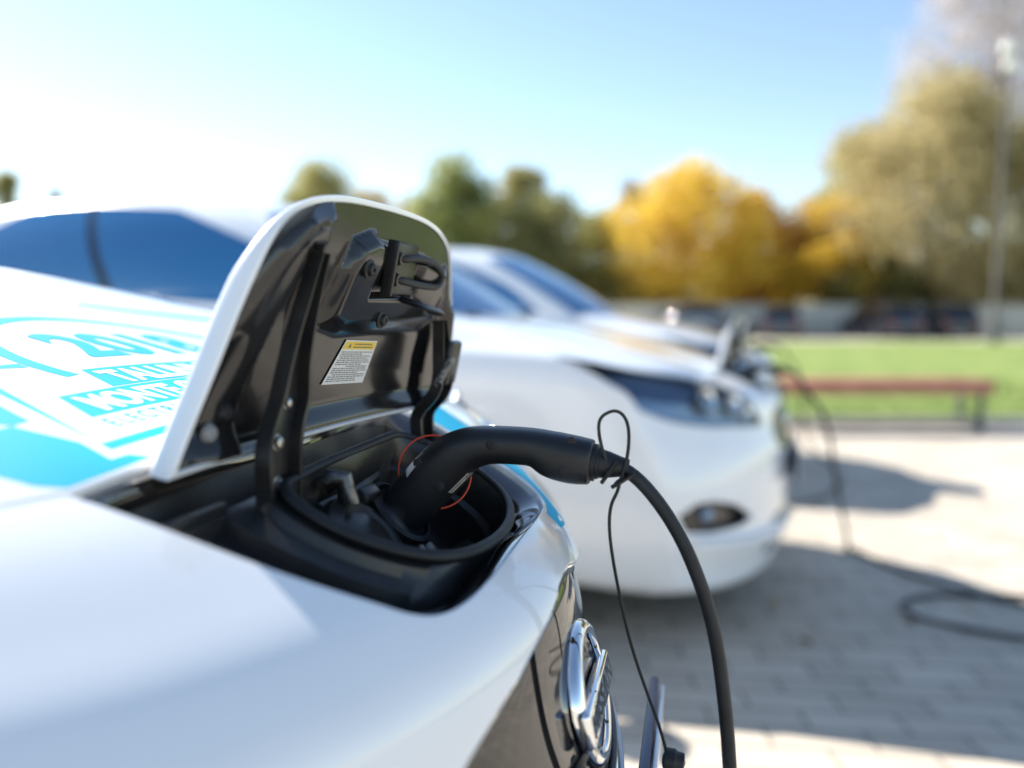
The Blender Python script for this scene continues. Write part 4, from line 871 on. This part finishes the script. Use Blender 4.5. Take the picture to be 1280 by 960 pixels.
def tree(label, px, D, topy, wpx, kind, dens=1.25, leaf=.28, low=.12, name='tree', group='trees beyond the lawn'):
    H = 1.05+(390-topy)/1000*D+.12; W = wpx/1000*D*1.18; x = at(px, D); o = empty(name, label, 'bush' if name == 'bush' else 'tree', group, (x, D, -.12))
    r = np.random.default_rng(int(px*7+D)); nb = int(16+W*4); z0 = H*low; C = []
    for i in range(nb*3):
        a, c = r.uniform(0, 2*pi), r.random()**.5; zz = r.uniform(.12, .97); prof = (sin(pi*min(1, zz*.86+.12)))**.7; C.append((c*.41*W*prof*cos(a), c*.41*W*prof*sin(a), z0+(H-z0)*zz*.93))
        if len(C) >= nb: break
    C = np.array(C); Rb = r.uniform(.15, .25, len(C))*W*.9; Rb = np.minimum(Rb, (H-C[:, 2])+.05*H)
    Rb = np.clip(Rb, .25, None); n = int(dens*min(16000, 1500+W*H*95)); pick = r.choice(len(C), n, p=Rb**2/np.sum(Rb**2)); d = r.normal(size=(n, 3)); d /= np.linalg.norm(d, axis=1)[:, None]; rr = r.random(n)**.38*np.where(r.random(n) < .10, r.uniform(1, 1.45, n), 1)
    c = C[pick]+d*(Rb[pick]*rr)[:, None]*np.array([1, 1, .85]); c[:, 2] = np.clip(c[:, 2], .15, None); q = r.normal(size=(n, 3)); q /= np.linalg.norm(q, axis=1)[:, None]; e = np.cross(q, r.normal(size=(n, 3))); e /= np.linalg.norm(e, axis=1)[:, None]; g = np.cross(q, e); s = leaf*r.uniform(.55, 1.25, n)[:, None]
    V = np.stack([c-e*s*.5, c+g*s*.36, c+e*s*.55, c-g*s*.36], 1); mb = MB(); mb.add(V.reshape(-1, 3), [(4*i, 4*i+1, 4*i+2, 4*i+3) for i in range(n)]); mb.build('crown', leaf_mat(kind, *KIND[kind]), o, smooth=False)
    mb = MB(); tr = .009*H+.04; zz = np.linspace(0, H*.8, 8); P = np.stack([r.normal(0, .04, 8)*zz*.3, r.normal(0, .04, 8)*zz*.3, zz], 1); P[0, :2] = 0; tube(mb, P, np.linspace(tr*1.25, tr*.2, 8), 9)
    for k in range(9 if kind != 'twig' else 22):
        i = r.integers(len(C)); z = r.uniform(.22, .62)*H; b0 = np.array([np.interp(z, zz, P[:, 0]), np.interp(z, zz, P[:, 1]), z]); tube(mb, crv([b0, (b0+C[i])/2+np.array([0, 0, -.04*H]), C[i]], 6), np.linspace(tr*.45, tr*.08, 6), 6)
    mb.build('trunk', BARK, o); return o
tree('small olive tree at the far left edge, over the second car', 18, 80, 210, 62, 'olive')
tree('small dark tree just right of the far left olive tree', 80, 105, 226, 30, 'dark')
tree('olive green tree rising behind the open charge lid', 410, 60, 204, 120, 'olive')
tree('thin tan tree between the charge lid and the round green tree', 466, 62, 222, 62, 'pale', .7)
tree('tall rounded green tree in the middle of the skyline', 572, 48, 186, 104, 'green')
tree('dark olive tree standing behind the tall green tree, its right neighbour', 655, 60, 205, 90, 'olive')
tree('broad dark green tree, low in front between green and yellow trees', 692, 46, 248, 150, 'dark', 1.2)
tree('bare brownish tree behind the big yellow one', 786, 75, 215, 66, 'brown', .7)
tree('biggest bright yellow tree in the skyline', 858, 44, 203, 178, 'yellow', 1.3)
tree('orange tree right of the biggest yellow tree', 950, 46, 236, 112, 'orange')
tree('pale thin tree behind the orange one', 1015, 62, 238, 72, 'pale', .6)
tree('bright yellow tree beside the tan willow', 1036, 44, 252, 116, 'yellow')
tree('low yellow bush under the orange tree', 984, 43, 322, 66, 'yellow', low=.05, name='bush')
tree('low dark green bush below the tan willow, left side', 1085, 43, 318, 130, 'dark', low=.03, name='bush')
tree('green tree peeking out left of the tan willow', 1066, 54, 158, 100, 'green')
tree('big tan and olive willow at the right', 1150, 43, 104, 236, 'willow', 1.5, .28, .06)
tree('second tan willow cut off by the right edge', 1275, 43, 150, 200, 'willow', 1.4, .28, .06)
tree('tall thin grey twiggy tree rising above the willows', 1232, 60, -110, 215, 'twig', 1.5, .30, .3)
tree('orange bush at the right edge of the picture', 1283, 42, 332, 60, 'orange', low=.05, name='bush')
for i, (px, ty, wp, kd, lb) in enumerate([(755, 330, 90, 'olive', 'low olive bush beneath the bare brownish tree'), (820, 340, 90, 'dark', 'dark bush beneath the left half of the biggest yellow tree'), (905, 335, 90, 'olive', 'olive bush between the yellow and the orange tree'), (1150, 345, 110, 'dark', 'dark bush directly under the middle of the tan willow'), (1225, 345, 90, 'olive', 'olive bush behind the tall lamp'), (620, 335, 110, 'olive', 'olive bush at the foot of the tall green tree'), (530, 330, 90, 'green', 'green bush at the left foot of the tall green tree')]):
    tree(lb, px, 46+i % 3, ty, wp, kd, low=.04, name='bush')
# fallen leaves
lf = [mat('fallen_leaf_yellow', (.50, .34, .06), .6), mat('fallen_leaf_brown', (.22, .12, .05), .7)]
for i in range(14):
    r = random.Random(i*13+1); y = 2.4+r.random()**1.1*5.4; x = r.uniform(.25, 1.0)*y*.66
    n = 11; a = np.linspace(0, 2*pi, n, endpoint=False); R_ = .019*(1+.35*np.cos(3*a)); V = np.stack([R_*np.cos(a), R_*np.sin(a)*.8, .004+.012*np.abs(np.cos(a*1.5+i))], -1); c = cos(i); s_ = sin(i)
    mb = MB(); V = np.concatenate([V, [[0, 0, .004]]]); V = V@np.array([[c, s_, 0], [-s_, c, 0], [0, 0, 1]]); mb.add(V, [(k, (k+1) % n, n) for k in range(n)]); o = mb.build('fallen_leaf', lf[i % 2], smooth=False); o.location = (x, y, float(ground_z(x, y))+.002)
    props(o, 'small dry fallen leaf lying on the pavers', 'leaf', 'fallen leaves on the pavers')
tree('olive tree filling the gap left of the biggest yellow tree', 742, 53, 262, 92, 'olive')
tree('olive tree behind the round green tree, between it and its dark neighbour', 612, 60, 246, 92, 'olive')
tree('thin pale tree left of the round green tree', 512, 66, 250, 90, 'pale', .8)
tree('pale olive tree behind the open charge lid, right of the small olive one', 462, 72, 236, 90, 'olive', .8)
